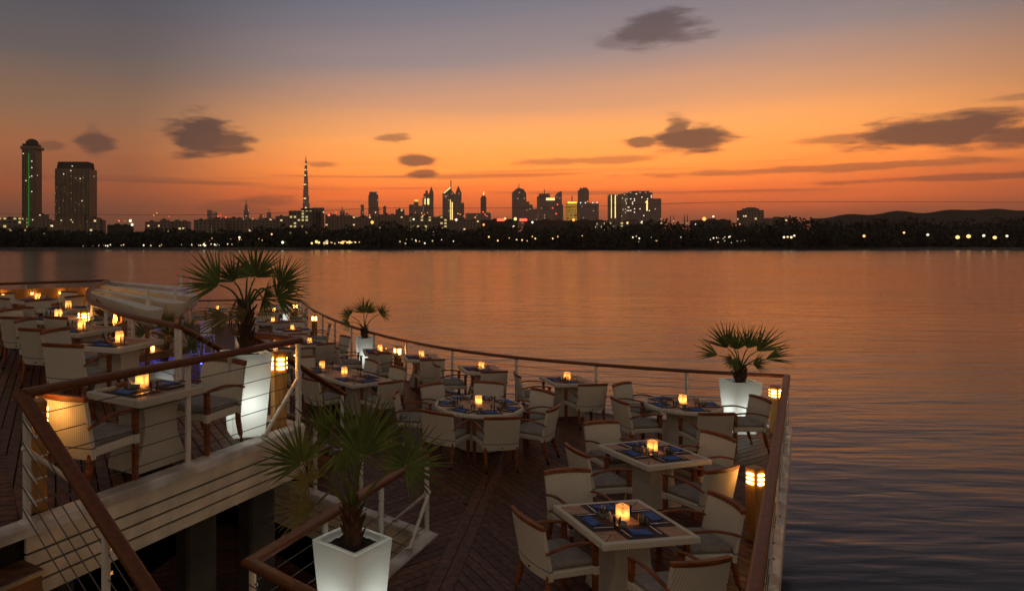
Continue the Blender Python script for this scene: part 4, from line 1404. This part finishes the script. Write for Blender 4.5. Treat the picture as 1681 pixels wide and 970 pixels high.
# ------------------------------------------------------------------ far shore
SY, GZ = 400.0, -.4
rs = random.Random(2)
xs = [-1500 + 20 * i for i in range(190)]
vs, fs = [], []
for x in xs:
    j = 2.5 * math.sin(x * .011) + 1.5 * math.sin(x * .047 + 1) + rs.uniform(-.5, .5)
    vs += [(x, SY - 1 + j, WZ - .5), (x, SY + 4 + j, GZ)]
fs = [(2 * i, 2 * i + 2, 2 * i + 3, 2 * i + 1) for i in range(len(xs) - 1)]
sh = link('shore_bank', MB().add(vs, fs).mesh('shore_bank', 'rock'))
tag(sh, 'dark stone bank along the opposite shore', kind='structure')
gd = link('ground', MB().add([(-8900, SY + 2.5, GZ - .03), (11900, SY + 2.5, GZ - .03), (11900, 8900, GZ - .03), (-8900, 8900, GZ - .03)], [(0, 1, 2, 3)]).mesh('ground', 'land'))
tag(gd, 'dark parkland on the opposite shore', kind='structure')

# wooded park: one mass of foliage, uneven crowns against the sky
prof = [(-80, 372), (0, 371), (100, 373), (200, 376), (300, 374), (420, 373), (480, 367), (540, 368), (600, 366), (640, 364), (700, 369), (760, 368), (800, 365), (870, 372), (920, 369), (960, 362), (1000, 363),
        (1050, 361), (1100, 360), (1150, 361), (1180, 358), (1230, 364), (1270, 360), (1300, 350), (1345, 349), (1400, 356), (1450, 358), (1520, 356), (1600, 354), (1760, 350)]
def topy(px):
    for (a, ya), (b, yb) in zip(prof, prof[1:]):
        if a <= px <= b:
            return ya + (yb - ya) * (px - a) / (b - a)
    return 370
wood = MB()
def crown(c, rx, rz, n, sz):
    for _ in range(n):
        a, u = rs.uniform(0, 2 * math.pi), rs.uniform(-1, 1)
        r = rs.uniform(.55, 1.0) ** .5
        q_ = math.sqrt(1 - u * u)
        p = Vector((c[0] + rx * r * q_ * math.cos(a), c[1] + rx * r * q_ * math.sin(a), c[2] + rz * r * u))
        n1 = Vector((rs.uniform(-1, 1), rs.uniform(-1, 1), rs.uniform(-1, 1))).normalized()
        n2 = n1.orthogonal().normalized()
        n3 = n1.cross(n2)
        k = sz * rs.uniform(.6, 1.3)
        wood.add([p - n2 * k, p + n3 * k * .6, p + n2 * k, p - n3 * k * .6], [(0, 1, 2, 3)])
for row, (Y0, hk, step) in enumerate(((428, .66, 13), (447, .86, 13), (470, 1.0, 11), (500, .95, 13))):
    px = -90.0
    while px < 1770:
        Y = Y0 + rs.uniform(-8, 8)
        zt = (CH - (topy(px) - HY) * Y / F)
        zt = GZ + (zt - GZ) * hk * (rs.uniform(.74, 1.0) + .08 * math.sin(px * .031) + .05 * math.sin(px * .087 + row))
        rx = rs.uniform(3.2, 5.6)
        hz_ = zt - GZ
        X = (px - CX) * Y / F
        crown((X, Y, GZ + hz_ * .62), rx, hz_ * .38, 64, 1.15)
        crown((X, Y, GZ + hz_ * .28), rx * 1.15, hz_ * .3, 34, 1.5)
        px += step * rs.uniform(.6, 1.3)
wo_ = link('woodland', wood.mesh('woodland', 'leaf'))
tag(wo_, 'dark wooded park lining the opposite shore', 'trees', kind='stuff')

# hills behind the park at the right
hv, hf = [], []
hn = 40
for i in range(hn + 1):
    px = 1330 + 470 * i / hn
    y = 358 - 10 * min(1, i / 12) + 2 * math.sin(i * .9) + (-5 * math.exp(-((px - 1600) / 40) ** 2)) - (7 * max(0, (px - 1620) / 100))
    a = AT(px, y, 820)
    hv += [(a.x * .93, 760, GZ - 1), (a.x, 820, a.z), (a.x * 1.25, 1000, GZ - 1)]
for i in range(hn):
    for j in (0, 1):
        hf.append((3 * i + j, 3 * i + 3 + j, 3 * i + 4 + j, 3 * i + 1 + j))
hl = link('hills', MB().add(hv, hf).mesh('hills', 'hill', True))
tag(hl, 'low dark hills beyond the park at the right', kind='structure')

# ------------------------------------------------------------------ buildings
def blk(par, name, x0, x1, yt, Y, mat, yb=None, dep=None, top=(1, 1), rz=.12):
    a, b = AT(x0, yt, Y), AT(x1, yt, Y)
    z0 = GZ if yb is None else AT(x0, yb, Y).z
    w = b.x - a.x
    dep = dep or max(w * .7, 8)
    m = MB().box((0, 0, (a.z - z0) / 2), (w, dep, a.z - z0), 0, top)
    return link(name, m.mesh(name, mat), par, Vector(((a.x + b.x) / 2, Y + dep / 2, z0)) - Vector(par.location))

def bld(name, x, Y, label, cat='building', group=None):
    p = AT(x, 380, Y)
    e = link(name, None, None, (p.x, Y, GZ))
    return tag(e, label, cat, group)

def slab(par, name, pts, Y, dep, mat):
    """outline in the facade plane (column,row), extruded to its own depth"""
    P = [AT(x, y, Y) for x, y in pts]
    n = len(P)
    org = Vector(par.location)
    vs = [p - org for p in P] + [p + Vector((0, dep, 0)) - org for p in P]
    fs = [tuple(range(n)), tuple(range(2 * n - 1, n - 1, -1))] + [(i, n + i, n + (i + 1) % n, (i + 1) % n) for i in range(n)]
    return link(name, MB().add(vs, fs).mesh(name, mat), par)

def glow(par, name, x, y, Y, r, mat):
    p = AT(x, y, Y) - Vector(par.location)
    s = r * Y / F
    return link(name, MB().lathe([(.3 * s, -s), (.85 * s, -.5 * s), (s, 0), (.85 * s, .5 * s), (.3 * s, s)], 8).mesh(name, mat), par, p + Vector((0, -1.5, 0)))

def bar_light(par, name, x0, x1, y0, y1, Y, mat):
    a, b = AT(x0, y0, Y), AT(x1, y1, Y)
    c = (a + b) / 2 - Vector(par.location)
    return link(name, MB().box((0, 0, 0), (abs(b.x - a.x), 1.0, abs(a.z - b.z))).mesh(name, mat), par, c - Vector((0, 1.2, 0)))

# slender domed tower
Y = 1300
e = bld('domed_tower', 47.5, Y, 'slender domed tower with a green light strip, far left')
blk(e, 'shaft', 36, 59, 243, Y, 'fac_tower', dep=26)
blk(e, 'cornice', 33, 61.5, 240, Y - 2, 'fac_tower', yb=244.5, dep=30)
blk(e, 'crown_block', 36.5, 58.5, 236, Y, 'hill', yb=240, dep=24)
p = AT(47.5, 236, Y)
link('dome', MB().lathe([(11.4, 0), (11.2, 3), (10, 6), (7.5, 8.5), (4, 10), (1, 10.6)], 18).mesh('dome', 'hill', True), e, Vector((p.x, Y + 13, p.z)) - Vector(e.location))
for x in (37, 41, 44.5, 50.5, 54, 58):
    bar_light(e, 'pilaster', x - .45, x + .45, 244, 374, Y, 'fac_low')
for i in range(31):
    y = 253 + i * 3.85
    bar_light(e, 'green_light', 46.8, 48.0, y, y + 1.6, Y - .5, 'e_green')
for x, y in ((52.6, 265), (52.8, 275.5), (52.6, 289.5), (43, 297), (52.6, 315), (54, 361)):
    bar_light(e, 'lit_window', x - .6, x + .6, y - .6, y + .6, Y - .5, 'e_white')
# broad hotel tower
e = bld('hotel_tower', 118, Y, 'broad hotel tower with mansard roof beside the domed tower')
blk(e, 'wall', 90, 147, 277, Y, 'fac_tower', dep=40)
blk(e, 'roof', 93, 144.5, 265.5, Y, 'hill', yb=277, dep=36, top=(.95, .9))
for i in range(9):
    x = 92 + i * 6.5
    bar_light(e, 'pilaster', x - .7, x + .7, 279, 371, Y, 'fac_low')
for y in (300, 352):
    bar_light(e, 'string_course', 90, 147, y, y + 1.2, Y - 1, 'fac_low')
for x, y in ((105, 286), (116.5, 280.5), (132, 293.5), (119, 273), (101, 362), (117, 361), (135, 330)):
    bar_light(e, 'lit_window', x - .55, x + .55, y - .55, y + .55, Y - 2.5, 'e_white')
for i in range(14):
    bar_light(e, 'green_light', 137.9, 138.6, 282 + i * 5.5, 283.2 + i * 5.5, Y - 2.5, 'e_dimgreen')

# needle tower, stepped to a spire
Y = 6760
e = bld('needle_tower', 502, Y, 'very tall stepped needle tower with spire, above the skyline')
seg = [(497, 508, 333), (497.3, 507, 322), (497.6, 506, 311), (498.5, 505.6, 300), (499.0, 505.2, 290), (499.6, 504.6, 281), (500.2, 504.0, 272), (501, 503.4, 264)]
prev = None
for x0, x1, yt in seg:
    blk(e, 'tier', x0, x1, yt, Y, 'fac_far', yb=prev, dep=45)
    prev = yt
blk(e, 'spire', 501.4, 502.9, 252, Y + 10, 'fac_far', yb=264, dep=8, top=(.1, .1))
for x, y, w in ((500.5, 326, 4), (500.5, 303, 4), (501, 288, 2.5), (501.6, 279, 2), (502, 270, 1.6), (502, 341, 3)):
    bar_light(e, 'lit_band', x - w / 2, x + w / 2, y - .8, y + .8, Y - 2, 'e_yellow')

TOW = [  # name, label, Y, outline blocks
    ('clock_tower_block', 'lit stepped clock tower left of the needle tower', 6000, [('wall', 400, 408, 345, 'fac_dots'), ('crown_block', 401.5, 406.5, 336, 'fac_dots'), ('spire', 403.5, 404.5, 329, 'fac_far')]),
    ('distant_tower', 'faint pale tower at the far left of the skyline', 6200, [('wall', 340, 347.5, 345, 'fac_far')]),
    ('distant_tower', 'small faint tower beside the pale one', 6100, [('wall', 349, 356, 348, 'fac_far')]),
    ('distant_tower', 'thin faint tower between lit clock tower and needle tower', 6300, [('wall', 438, 445, 349, 'fac_far'), ('spire', 441, 442, 343, 'fac_far')]),
    ('distant_tower', 'squat faint tower left of the thin faint one', 6300, [('wall', 424, 434, 357, 'fac_far'), ('roof', 426, 431, 352, 'fac_far')]),
    ('distant_tower', 'faint twin-topped block right of the office building', 6000, [('wall', 558, 566, 346, 'fac_far'), ('wall', 567, 572, 350, 'fac_far'), ('spire', 561, 562.5, 340, 'fac_far')]),
    ('slab_tower', 'flat topped slab tower right of the needle tower', 4200, [('wall', 605, 621, 320, 'fac_far'), ('crown_block', 606.5, 619.5, 315, 'fac_far')]),
    ('distant_tower', 'narrow low tower beside the flat topped slab', 4600, [('wall', 592, 597.5, 336, 'fac_far')]),
    ('distant_tower', 'short block right of the flat topped slab', 4600, [('wall', 629, 634, 338, 'fac_far')]),
    ('stepped_block', 'stepped block with orange roof light', 4300, [('wall', 672, 680, 336, 'fac_far'), ('wall', 680, 687, 331, 'fac_far')]),
    ('pointed_tower', 'tower with dome and lit facade in a close pair', 4300, [('wall', 696, 705, 318, 'fac_far'), ('annex', 694, 705.5, 325, 'fac_lit'), ('crown_block', 698.5, 702.5, 313, 'fac_far')]),
    ('low_block', 'low wide block left of the lit pair', 4500, [('wall', 686, 697, 338, 'fac_far')]),
    ('slim_tower', 'slim tower with lit cap right of the slanted towers', 4000, [('wall', 790, 798.5, 324, 'fac_far'), ('crown_block', 791.5, 797, 321, 'fac_dots'), ('spire', 793.6, 794.6, 315, 'e_yellow')]),
    ('low_block', 'low far block left of the slim tower', 4500, [('wall', 767, 790, 350, 'fac_far')]),
    ('low_block', 'low far block right of the slim tower', 4500, [('wall', 798, 806, 349, 'fac_far')]),
    ('annex_tower', 'lower grey block joined behind the angled tower', 4300, [('wall', 864.6, 869, 331, 'fac_far'), ('wall', 869, 874.5, 336, 'fac_far'), ('wall', 874.5, 883, 343, 'fac_far')]),
    ('sign_tower', 'grey tower with a yellow lit sign band', 4000, [('wall', 885, 903.5, 322, 'fac_far'), ('roof', 887.5, 902.5, 318, 'fac_far'), ('annex', 896, 911, 324, 'fac_far'), ('antenna', 893.6, 894.4, 311, 'fac_far')]),
    ('gold_tower', 'gold floodlit block in the skyline', 3600, [('wall', 931, 947.5, 334, 'fac_gold'), ('antenna', 939, 939.8, 322, 'fac_far')]),
    ('notched_tower', 'tall notched tower on a wide base right of the gold block', 4000, [('wall', 952, 966.8, 312, 'fac_far'), ('crown_block', 954, 965, 308, 'fac_far'), ('base_block', 948, 970, 333, 'fac_far'), ('base_block', 970, 983, 334, 'fac_far')]),
    ('edge_lit_tower', 'tower with bright vertical lit edges', 3500, [('wall', 1003, 1024, 319, 'fac_far'), ('wall', 1024, 1029.5, 321, 'fac_far'), ('roof', 1022, 1029, 317, 'fac_far')]),
    ('sparkling_block', 'broad sparkling block at the right end of skyline', 3400, [('wall', 1031, 1071, 316, 'fac_dots'), ('roof', 1040, 1066, 313.5, 'fac_far'), ('annex', 1071, 1085.5, 326, 'fac_far')]),
    ('office_block', 'near dark office block with rows of lit windows', 900, [('wall', 474, 513, 346, 'fac_lit'), ('roof', 494, 513, 342, 'hill'), ('stair_tower', 513, 532, 341, 'fac_low'), ('recess', 518, 526, 348, 'hill')]),
    ('round_roof_block', 'apartment block with curved roof behind the right trees', 950, [('wall', 1222, 1254, 345, 'fac_low'), ('roof', 1226, 1246, 342, 'fac_low'), ('roof', 1230, 1241, 340.5, 'fac_low')]),
]
for nm, lab, Y, parts in TOW:
    e = bld(nm, (parts[0][1] + parts[0][2]) / 2, Y, lab)
    for k, (pn, x0, x1, yt, mt) in enumerate(parts):
        blk(e, pn, x0, x1, yt, Y + (0 if k == 0 else 1.5 * k if pn != 'recess' else -3), mt, dep=max((x1 - x0) * Y / F * .7, 8))
    if nm == 'sign_tower':
        bar_light(e, 'sign_band', 896.5, 910.5, 325, 329, Y, 'e_yellow')
        bar_light(e, 'sign_band', 859, 866, 343, 345, Y - 4, 'e_white') if False else None
        for x, y in ((907, 341.5), (913, 351), (915, 336)):
            glow(e, 'beacon', x, y, Y, 1.1, 'e_red')
    if nm == 'gold_tower':
        bar_light(e, 'roof_light', 932, 946.5, 331.5, 334, Y, emat('gold_roof_light', (1, .55, .05), 2.2, False))
    if nm == 'edge_lit_tower':
        for x0, x1, sl in ((1003, 1004, 1), (1009.2, 1010.6, -1)):
            bar_light(e, 'edge_light', x0, x1, 320, 358, Y, 'e_yellow')
        for x, y in ((1021, 321), (1023, 335), (1025, 349), (1026.5, 323.5)):
            glow(e, 'beacon', x, y, Y, 1.0, 'e_red')
    if nm == 'sparkling_block':
        bar_light(e, 'edge_light', 1061, 1063, 329, 346, Y, 'e_yellow')
    if nm == 'notched_tower':
        for x, y in ((955, 308.5), (964, 308), (964.5, 331)):
            glow(e, 'beacon', x, y, Y, .9, 'e_red')
        for x, y in ((953, 333), (961, 333), (973, 333), (980, 332.5)):
            glow(e, 'roof_light', x, y, Y, 1.0, 'e_cyan')
    if nm == 'stepped_block':
        bar_light(e, 'roof_light', 680.5, 686.5, 328, 331, Y, 'e_orange')
    if nm == 'pointed_tower':
        bar_light(e, 'lit_strip', 697, 698.5, 326, 336, Y, 'e_yellow')
        bar_light(e, 'lit_strip', 701.5, 704.5, 326, 336, Y, 'e_yellow')
# angled and pointed towers
Y = 4200
e = bld('slanted_tower', 735, Y, 'tallest slanted tower with lit triangular crown and mast')
slab(e, 'wall', [(728, 372), (728, 317), (739.6, 306.5), (739.6, 372)], Y, 42, 'fac_far')
slab(e, 'crown_light', [(728.6, 318), (728.6, 316.6), (739.4, 306.8), (739.4, 309.5)], Y - 2, 2, 'e_yellow')
blk(e, 'mast', 739.7, 741, 296, Y, 'fac_far', dep=5)
bar_light(e, 'edge_light', 738.8, 739.8, 328, 362, Y, 'e_yellow')
e = bld('slanted_tower', 745, Y, 'shorter slanted tower beside the tallest one')
slab(e, 'wall', [(741.3, 372), (741.3, 312), (748.5, 321), (748.5, 372)], Y + 20, 42, 'fac_far')
bar_light(e, 'edge_light', 741.4, 743.0, 332, 362, Y + 18, 'e_yellow')
e = bld('onion_top_tower', 753, Y, 'tower with pointed onion top right of the slanted pair')
blk(e, 'wall', 745.5, 762, 333, Y + 120, 'fac_far', dep=40)
slab(e, 'crown_block', [(749, 333), (748.8, 317), (750.5, 313), (753, 305.5), (755.8, 313), (757.8, 317), (757.4, 333)], Y + 130, 34, 'fac_far')
e = bld('onion_top_tower', 708, Y, 'slim pointed tower in the close pair')
slab(e, 'wall', [(705.2, 372), (705.2, 316), (706.8, 312), (708.3, 306.5), (710, 312), (711.8, 316), (711.8, 372)], Y + 260, 28, 'fac_far')
e = bld('angled_tower', 854, 3900, 'grey tower with angled roof and antenna')
slab(e, 'wall', [(844, 372), (844, 315), (852, 308.3), (860, 311), (864, 318), (864.4, 372)], 3900, 50, 'fac_far')
blk(e, 'antenna', 851.6, 852.5, 301.5, 3910, 'fac_far', dep=4)
e = bld('sail_tower', 918, 4100, 'curved sail shaped tower behind the sign tower')
slab(e, 'wall', [(912, 372), (912.2, 330), (915, 320), (918.5, 315.5), (922.4, 314), (922.6, 336), (924.5, 336), (924.5, 372)], 4150, 40, 'fac_far')
# low city blocks behind the trees
LOW = [(0, 34, 358, 700, 'fac_lit', 'low block with yellow lit windows at the left edge'), (60, 76, 352, 1000, 'fac_low', 'stepped block right of the domed tower'), (72, 90, 362, 900, 'fac_low', 'low wing between the two left towers'),
       (147, 160, 357, 800, 'fac_low', 'small annex right of the hotel tower'), (158, 170, 361, 820, 'fac_low', 'lower annex beyond the hotel tower'), (176, 212, 369, 900, 'hill', 'long low roof left of the white floodlights'),
       (238, 262, 364, 900, 'fac_low', 'low apartment block near the floodlights'), (262, 276, 361, 880, 'fac_low', 'apartment block with hipped roof'), (276, 309, 363, 900, 'fac_low', 'wide low apartment block before the gap'),
       (318, 344, 361, 800, 'fac_low', 'brown apartment block with dark roof'), (344, 372, 358.5, 820, 'fac_low', 'tallest brown apartment block of the left row'), (372, 398, 358, 840, 'fac_low', 'flat roofed brown apartment block'),
       (398, 424, 361, 820, 'fac_low', 'brown block below the lit clock tower'), (424, 452, 360, 860, 'fac_low', 'brown block left of the domed villa'), (452, 474, 355, 900, 'fac_low', 'block touching the office building'),
       (534, 552, 352, 1000, 'fac_low', 'block with red roof sign right of the office building'), (552, 578, 354, 950, 'fac_low', 'dark hipped block right of the red sign'), (578, 622, 356, 1000, 'fac_low', 'long dark block below the slab tower'),
       (622, 650, 352, 1050, 'fac_low', 'block behind the wooden utility pole'), (650, 664, 344, 1100, 'fac_low', 'gabled block with small tower roof'), (664, 690, 353, 1000, 'fac_low', 'low block below the stepped block'),
       (676, 738, 356, 900, 'fac_lit', 'wide curved roof block with lit floors'), (738, 790, 361, 950, 'fac_low', 'low dark block below the slanted towers'), (790, 850, 361, 1000, 'hill', 'long low roof below the slim tower'),
       (872, 930, 362, 1000, 'hill', 'low rise below the sign tower'), (930, 1000, 362, 1000, 'hill', 'low rise below the gold block'), (1000, 1090, 363, 900, 'fac_lit', 'long lit hall below the sparkling block'),
       (1150, 1200, 361, 900, 'hill', 'low flat roof left of the curved roof block'), (1262, 1300, 358, 900, 'fac_low', 'low villa between trees at the right')]
for x0, x1, yt, Y, mt, lab in LOW:
    e = bld('city_block', (x0 + x1) / 2, Y, lab, 'building', 'low city blocks behind the park')
    blk(e, 'wall', x0, x1, yt, Y, mt)
    w = x1 - x0
    blk(e, 'roof', x0 + w * .3, x0 + w * .55, yt - 2.2, Y + 2, 'hill', yb=yt, dep=8, top=(.6, .6))
    if w > 24:
        blk(e, 'roof', x0 + w * .72, x0 + w * .86, yt - 1.4, Y + 2, 'hill', yb=yt, dep=8, top=(.8, .8))
for i, (x, yt) in enumerate(((1100.5, 352), (1106, 352.5), (1123.5, 351.5), (1128.5, 352))):
    Y = 1200
    e = bld('minaret', x, Y, ('thin minaret %s in the row of four right of skyline' % ('first from the left', 'second from the left', 'third from the left', 'fourth from the left')[i]), 'minaret', 'minarets')
    p = AT(x, yt, Y)
    h = p.z - GZ
    link('shaft', MB().lathe([(1.1, 0), (.95, h * .75), (1.3, h * .77), (1.3, h * .79), (.8, h * .8), (.7, h * .92), (.1, h)], 8).mesh('shaft', 'fac_low', True), e)
# palms of the park
for i, (x, yt, lab) in enumerate(((1175, 377, 'lone palm lit from below on the right shore'), (957, 382, 'small palm with green light on the far shore'), (1102, 386, 'palm left of the shore wall lights'))):
    Y = 415
    p = AT(x, yt, Y)
    h = p.z - GZ
    e = link('shore_palm', None, None, (p.x, Y, GZ))
    tag(e, lab, 'palm', 'palms on the far shore')
    link('trunk', MB().tube([(0, 0, 0), (.1, 0, h * .5), (0, 0, h)], [.3, .22, .18], 7).mesh('trunk', 'bark'), e)
    cr = MB()
    for k in range(14):
        a = k * 2.4
        d = Vector((math.cos(a), math.sin(a), 0))
        up_ = rs.uniform(.2, 1.6)
        pts = [Vector((0, 0, h)), Vector((0, 0, h + up_ * .8)) + d * 1.2, Vector((0, 0, h + up_ * .5)) + d * 2.2, Vector((0, 0, h - .6)) + d * 2.8]
        sd = Vector((-d.y, d.x, 0)) * .35
        for m_ in range(3):
            cr.add([pts[m_] - sd, pts[m_] + sd, pts[m_ + 1] + sd * .7, pts[m_ + 1] - sd * .7], [(0, 1, 2, 3)])
    link('crown', cr.mesh('crown', 'leaf'), e)

# lamps of the park and the city (tiny bright points)
LG = {}
def lamp(x, y, r, mat, Y, label, group):
    p = AT(x, y, Y)
    k = (mat, round(r, 2))
    if k not in LG:
        s = r * 420 / F
        LG[k] = MB().lathe([(.3 * s, -s), (.85 * s, -.5 * s), (s, 0), (.85 * s, .5 * s), (.3 * s, s)], 8).mesh('globe', mat)
    sc = Y / 420
    e = link('street_lamp', None, None, (p.x, Y, GZ))
    tag(e, label, 'lamp', group)
    g = link('globe', LG[k], e, (0, 0, p.z - GZ))
    g.scale = (sc, sc, sc)
    if 'pole' not in LG:
        LG['pole'] = MB().lathe([(.09, 0), (.06, 1)], 6).mesh('pole', 'hill')
    q_ = link('pole', LG['pole'], e)
    q_.scale = (1, 1, max(.3, p.z - GZ))
rl = random.Random(9)
def row(x0, x1, n, y, dy, r, mat, label, group, Y=411):
    for i in range(n):
        mt = mat if rl.random() < .7 else rl.choice(['e_warm', 'e_dim', 'e_dim'])
        lamp(x0 + (x1 - x0) * (.45 * rl.random() + .55 * (i + rl.uniform(-.6, .6)) / max(1, n - 1)) if n > 3 else x0, y + rl.uniform(-dy, dy), r * rl.choice([.4, .55, .7, .9, 1.25]), mt, Y + rl.uniform(-2, 10), label, group)
row(112, 275, 14, 403, 1.2, 1.05, 'e_white', 'small lamp on left far waterfront', 'left waterfront lamps')
row(284, 398, 20, 402, 1.5, 1.1, 'e_white', 'small pale waterfront lamp behind the big palm', 'waterfront lamps behind the palm')
row(300, 480, 10, 394, 4, .75, 'e_warm', 'faint lamp among trees left of bright row', 'lamps among the left trees')
row(497, 608, 22, 398, 1.6, 1.9, 'e_warm', 'bright warm lamp in dense waterfront row', 'bright waterfront row')
row(612, 760, 12, 396, 4, 1.0, 'e_white', 'pale lamp right of the bright row', 'lamps right of the bright row')
row(770, 960, 12, 392, 5, 1.05, 'e_warm', 'scattered park lamp mid far shore', 'middle park lamps')
row(980, 1130, 9, 392, 5, 1.0, 'e_white', 'park lamp below the sparkling block', 'park lamps below the skyline end')
row(1136, 1260, 14, 394, 6, .95, 'e_white', 'park lamp left of the right tree clump', 'right park lamps')
for x, y, r, mt, lab in ((1287, 389.5, 1.7, 'e_white', 'first lamp of the four-lamp cluster below right trees'), (1293, 389, 1.5, 'e_warm', 'second lamp of the cluster below right trees'), (1299, 389.5, 1.8, 'e_white', 'third lamp of the cluster below right trees'), (1304, 387, 1.5, 'e_white', 'highest lamp of the cluster below right trees'),
                         (1418.5, 387.5, 2.0, 'e_warm', 'single warm lamp on the dark right shore'), (1484, 382, 1.6, 'e_warm', 'high single lamp on the right shore'), (1523, 385.5, 1.8, 'e_white', 'white lamp left of the bright yellow ones'),
                         (1572, 389.5, 2.9, 'e_warm', 'first large yellow floodlight on the right shore'), (1590, 388, 2.9, 'e_warm', 'second large yellow floodlight on the right shore'), (1615, 387, 2.0, 'e_white', 'white lamp between the large floodlights'), (1633, 390, 2.6, 'e_warm', 'third large yellow floodlight on the right shore'), (1653, 387.5, 1.8, 'e_white', 'rightmost white lamp on the shore'),
                         (393, 390, 1.8, 'e_white', 'bright bluish white lamp above the waterfront behind palm'), (464, 398, 2.2, 'e_white', 'slanting white lamp left of the bright row'), (446, 384.5, 1.4, 'e_warm', 'warm lamp high in the trees by the big palm')):
    lamp(x, y, r, mt, 411, lab, None)
for x, y, r, mt, lab in ((214, 362.5, 2.4, 'e_white', 'upper of two white floodlights left'), (217, 369, 2.2, 'e_white', 'lower of two white floodlights left'), (611, 365, 2.6, 'e_orange', 'large orange lamp near the utility pole'), (679, 360, 1.6, 'e_white', 'white lamp before the lit floors block'), (749, 361, 2.0, 'e_white', 'white lamp at the foot of slanted towers'),
                         (846, 359.5, 2.6, 'e_warm', 'bright warm lamp below the angled tower'), (843.5, 372.5, 2.0, 'e_white', 'star-bright lamp at the tree tops in the middle'), (794, 369, 1.7, 'e_orange', 'orange lamp below the slim tower'), (813, 373, 1.3, 'e_orange', 'small orange lamp right of the slim tower'), (727, 375, 1.4, 'e_orange', 'orange lamp in the trees below slanted towers'), (699, 375.5, 1.2, 'e_orange', 'small orange lamp left of slanted towers'),
                         (941.5, 361, 2.2, 'e_orange', 'orange lamp at the foot of the gold block'), (1030, 366, 1.8, 'e_warm', 'warm lamp at the foot of the sparkling block'), (1156, 359.5, 3.0, 'e_orange', 'orange lamp alone left of curved roof block'), (1171, 355.5, 1.6, 'e_white', 'white mast lamp left of curved roof block'), (1141, 368, 1.4, 'e_white', 'small white lamp below the lone orange lamp'), (1054, 365, 2.0, 'e_white', 'bright lamp before the long lit hall'),
                         (829, 359, 1.8, 'e_warm', 'warm lamp by the red sign lights'), (874, 365, 1.8, 'e_white', 'white lamp below the annex tower'), (68, 378, 1.4, 'e_orange', 'orange lamp in trees below the domed tower'), (9, 379, 1.6, 'e_orange', 'orange lamp at the far left trees'), (540, 353, 2.0, 'e_red', 'red glowing sign light right of the office building'), (86, 371, 1.2, 'e_white', 'small lamp below the hotel tower')):
    lamp(x, y, r, mt, 640, lab, None)
for x, y, lab in ((822, 361, 'left red shop sign glowing under the slim tower'), (859, 361, 'right red shop sign glowing under the angled tower')):
    a = AT(x, y, 640)
    put('shop_sign', MB().box((0, 0, 0), (6.5, .6, 2.2)).mesh('shop_sign', 'e_red'), a, 0, lab, 'sign', 'red shop signs')
rb2 = random.Random(17)
for i in range(46):
    x = rb2.choice([rb2.uniform(180, 470), rb2.uniform(550, 800), rb2.uniform(640, 780)])
    lamp(x, rb2.uniform(348, 364), rb2.uniform(.5, .95), rb2.choice(['e_red', 'e_red', 'e_orange', 'e_warm']), 1500, 'tiny light among the distant city roofs', 'city roof lights')

# utility poles and wires over the far shore
for x, yt, Y, cross, lab in ((622, 340, 412, True, 'tall wooden utility pole with cross arm on far shore'), (140, 352, 412, False, 'thin dark mast below the hotel tower')):
    p = AT(x, yt, Y)
    h = p.z - GZ
    e = link('utility_pole', None, None, (p.x, Y, GZ))
    tag(e, lab, 'pole')
    link('shaft', MB().lathe([(.35, 0), (.22, h)], 8).mesh('shaft', 'hill'), e)
    if cross:
        link('cross_arm', MB().box((0, 0, h - 1.4), (3.8, .3, .3)).mesh('cross_arm', 'hill'), e)
def wire(pts, lab):
    P = [AT(x, y, Y) for x, y, Y in pts]
    put('power_line', MB().tube(smooth_path([p - P[0] for p in P], 6), .10, 4).mesh('power_line', 'black'), P[0], 0, lab, 'wire', 'power lines')
wire([(-60, 351, 480), (140, 352.5, 470), (380, 352, 440), (622, 341.5, 412)], 'thin power line left of the utility pole')
wire([(622, 341.5, 412), (900, 341, 430), (1230, 331.5, 450), (1740, 332.5, 470)], 'thin power line right of the utility pole')
for i, (x, y) in enumerate(((1212, 327.5), (1232, 326.5), (1485, 328))):
    p = AT(x, y, 300)
    put('bird', MB().add([(-.45, 0, .12), (-.2, .1, .02), (0, -.12, 0), (0, .3, 0), (.2, .1, .02), (.45, 0, .12), (0, .1, -.1)], [(0, 2, 1), (1, 2, 6), (1, 6, 3), (5, 4, 2), (4, 6, 2), (4, 3, 6)]).mesh('bird', 'black'), p, 0,
        ('left dark bird flying above curved roof block', 'right dark bird flying above curved roof block', 'lone dark bird flying over the right hills')[i], 'bird', 'birds')

# where a row of lamps shares its look, its members are told apart by their place in the row
same = {}
for o in COL.objects:
    if o.parent is None and o.get('label') and o.get('group'):
        same.setdefault((o['label'], o['group']), []).append(o)
for (lab, grp), os_ in same.items():
    if len(os_) > 1:
        os_.sort(key=lambda o: o.location.y if 'bottle' in lab else o.location.x / max(1, o.location.y))
        for i, o in enumerate(os_):
            o['label'] = lab + ', ' + ordinal(i) + (' from the near end' if 'bottle' in lab else ' from the left')

# ------------------------------------------------------------------ haze over the creek and the city
hz = link('haze', MB().box((1500, 4190, 448), (21200, 9700, 906)).mesh('haze', 'land'))
tag(hz, 'thin dusk haze over the creek and city', kind='stuff')
hm = bpy.data.materials.new('dusk_haze')
hm.use_nodes = True
n = hm.node_tree
n.nodes.clear()
pv = node(n, 'ShaderNodeVolumePrincipled')
pv.inputs['Color'].default_value = (.92, .90, .90, 1)
pv.inputs['Density'].default_value = 7e-5
pv.inputs['Anisotropy'].default_value = .72
ho = node(n, 'ShaderNodeOutputMaterial')
n.links.new(pv.outputs[0], ho.inputs['Volume'])
hz.data.materials.clear()
hz.data.materials.append(hm)
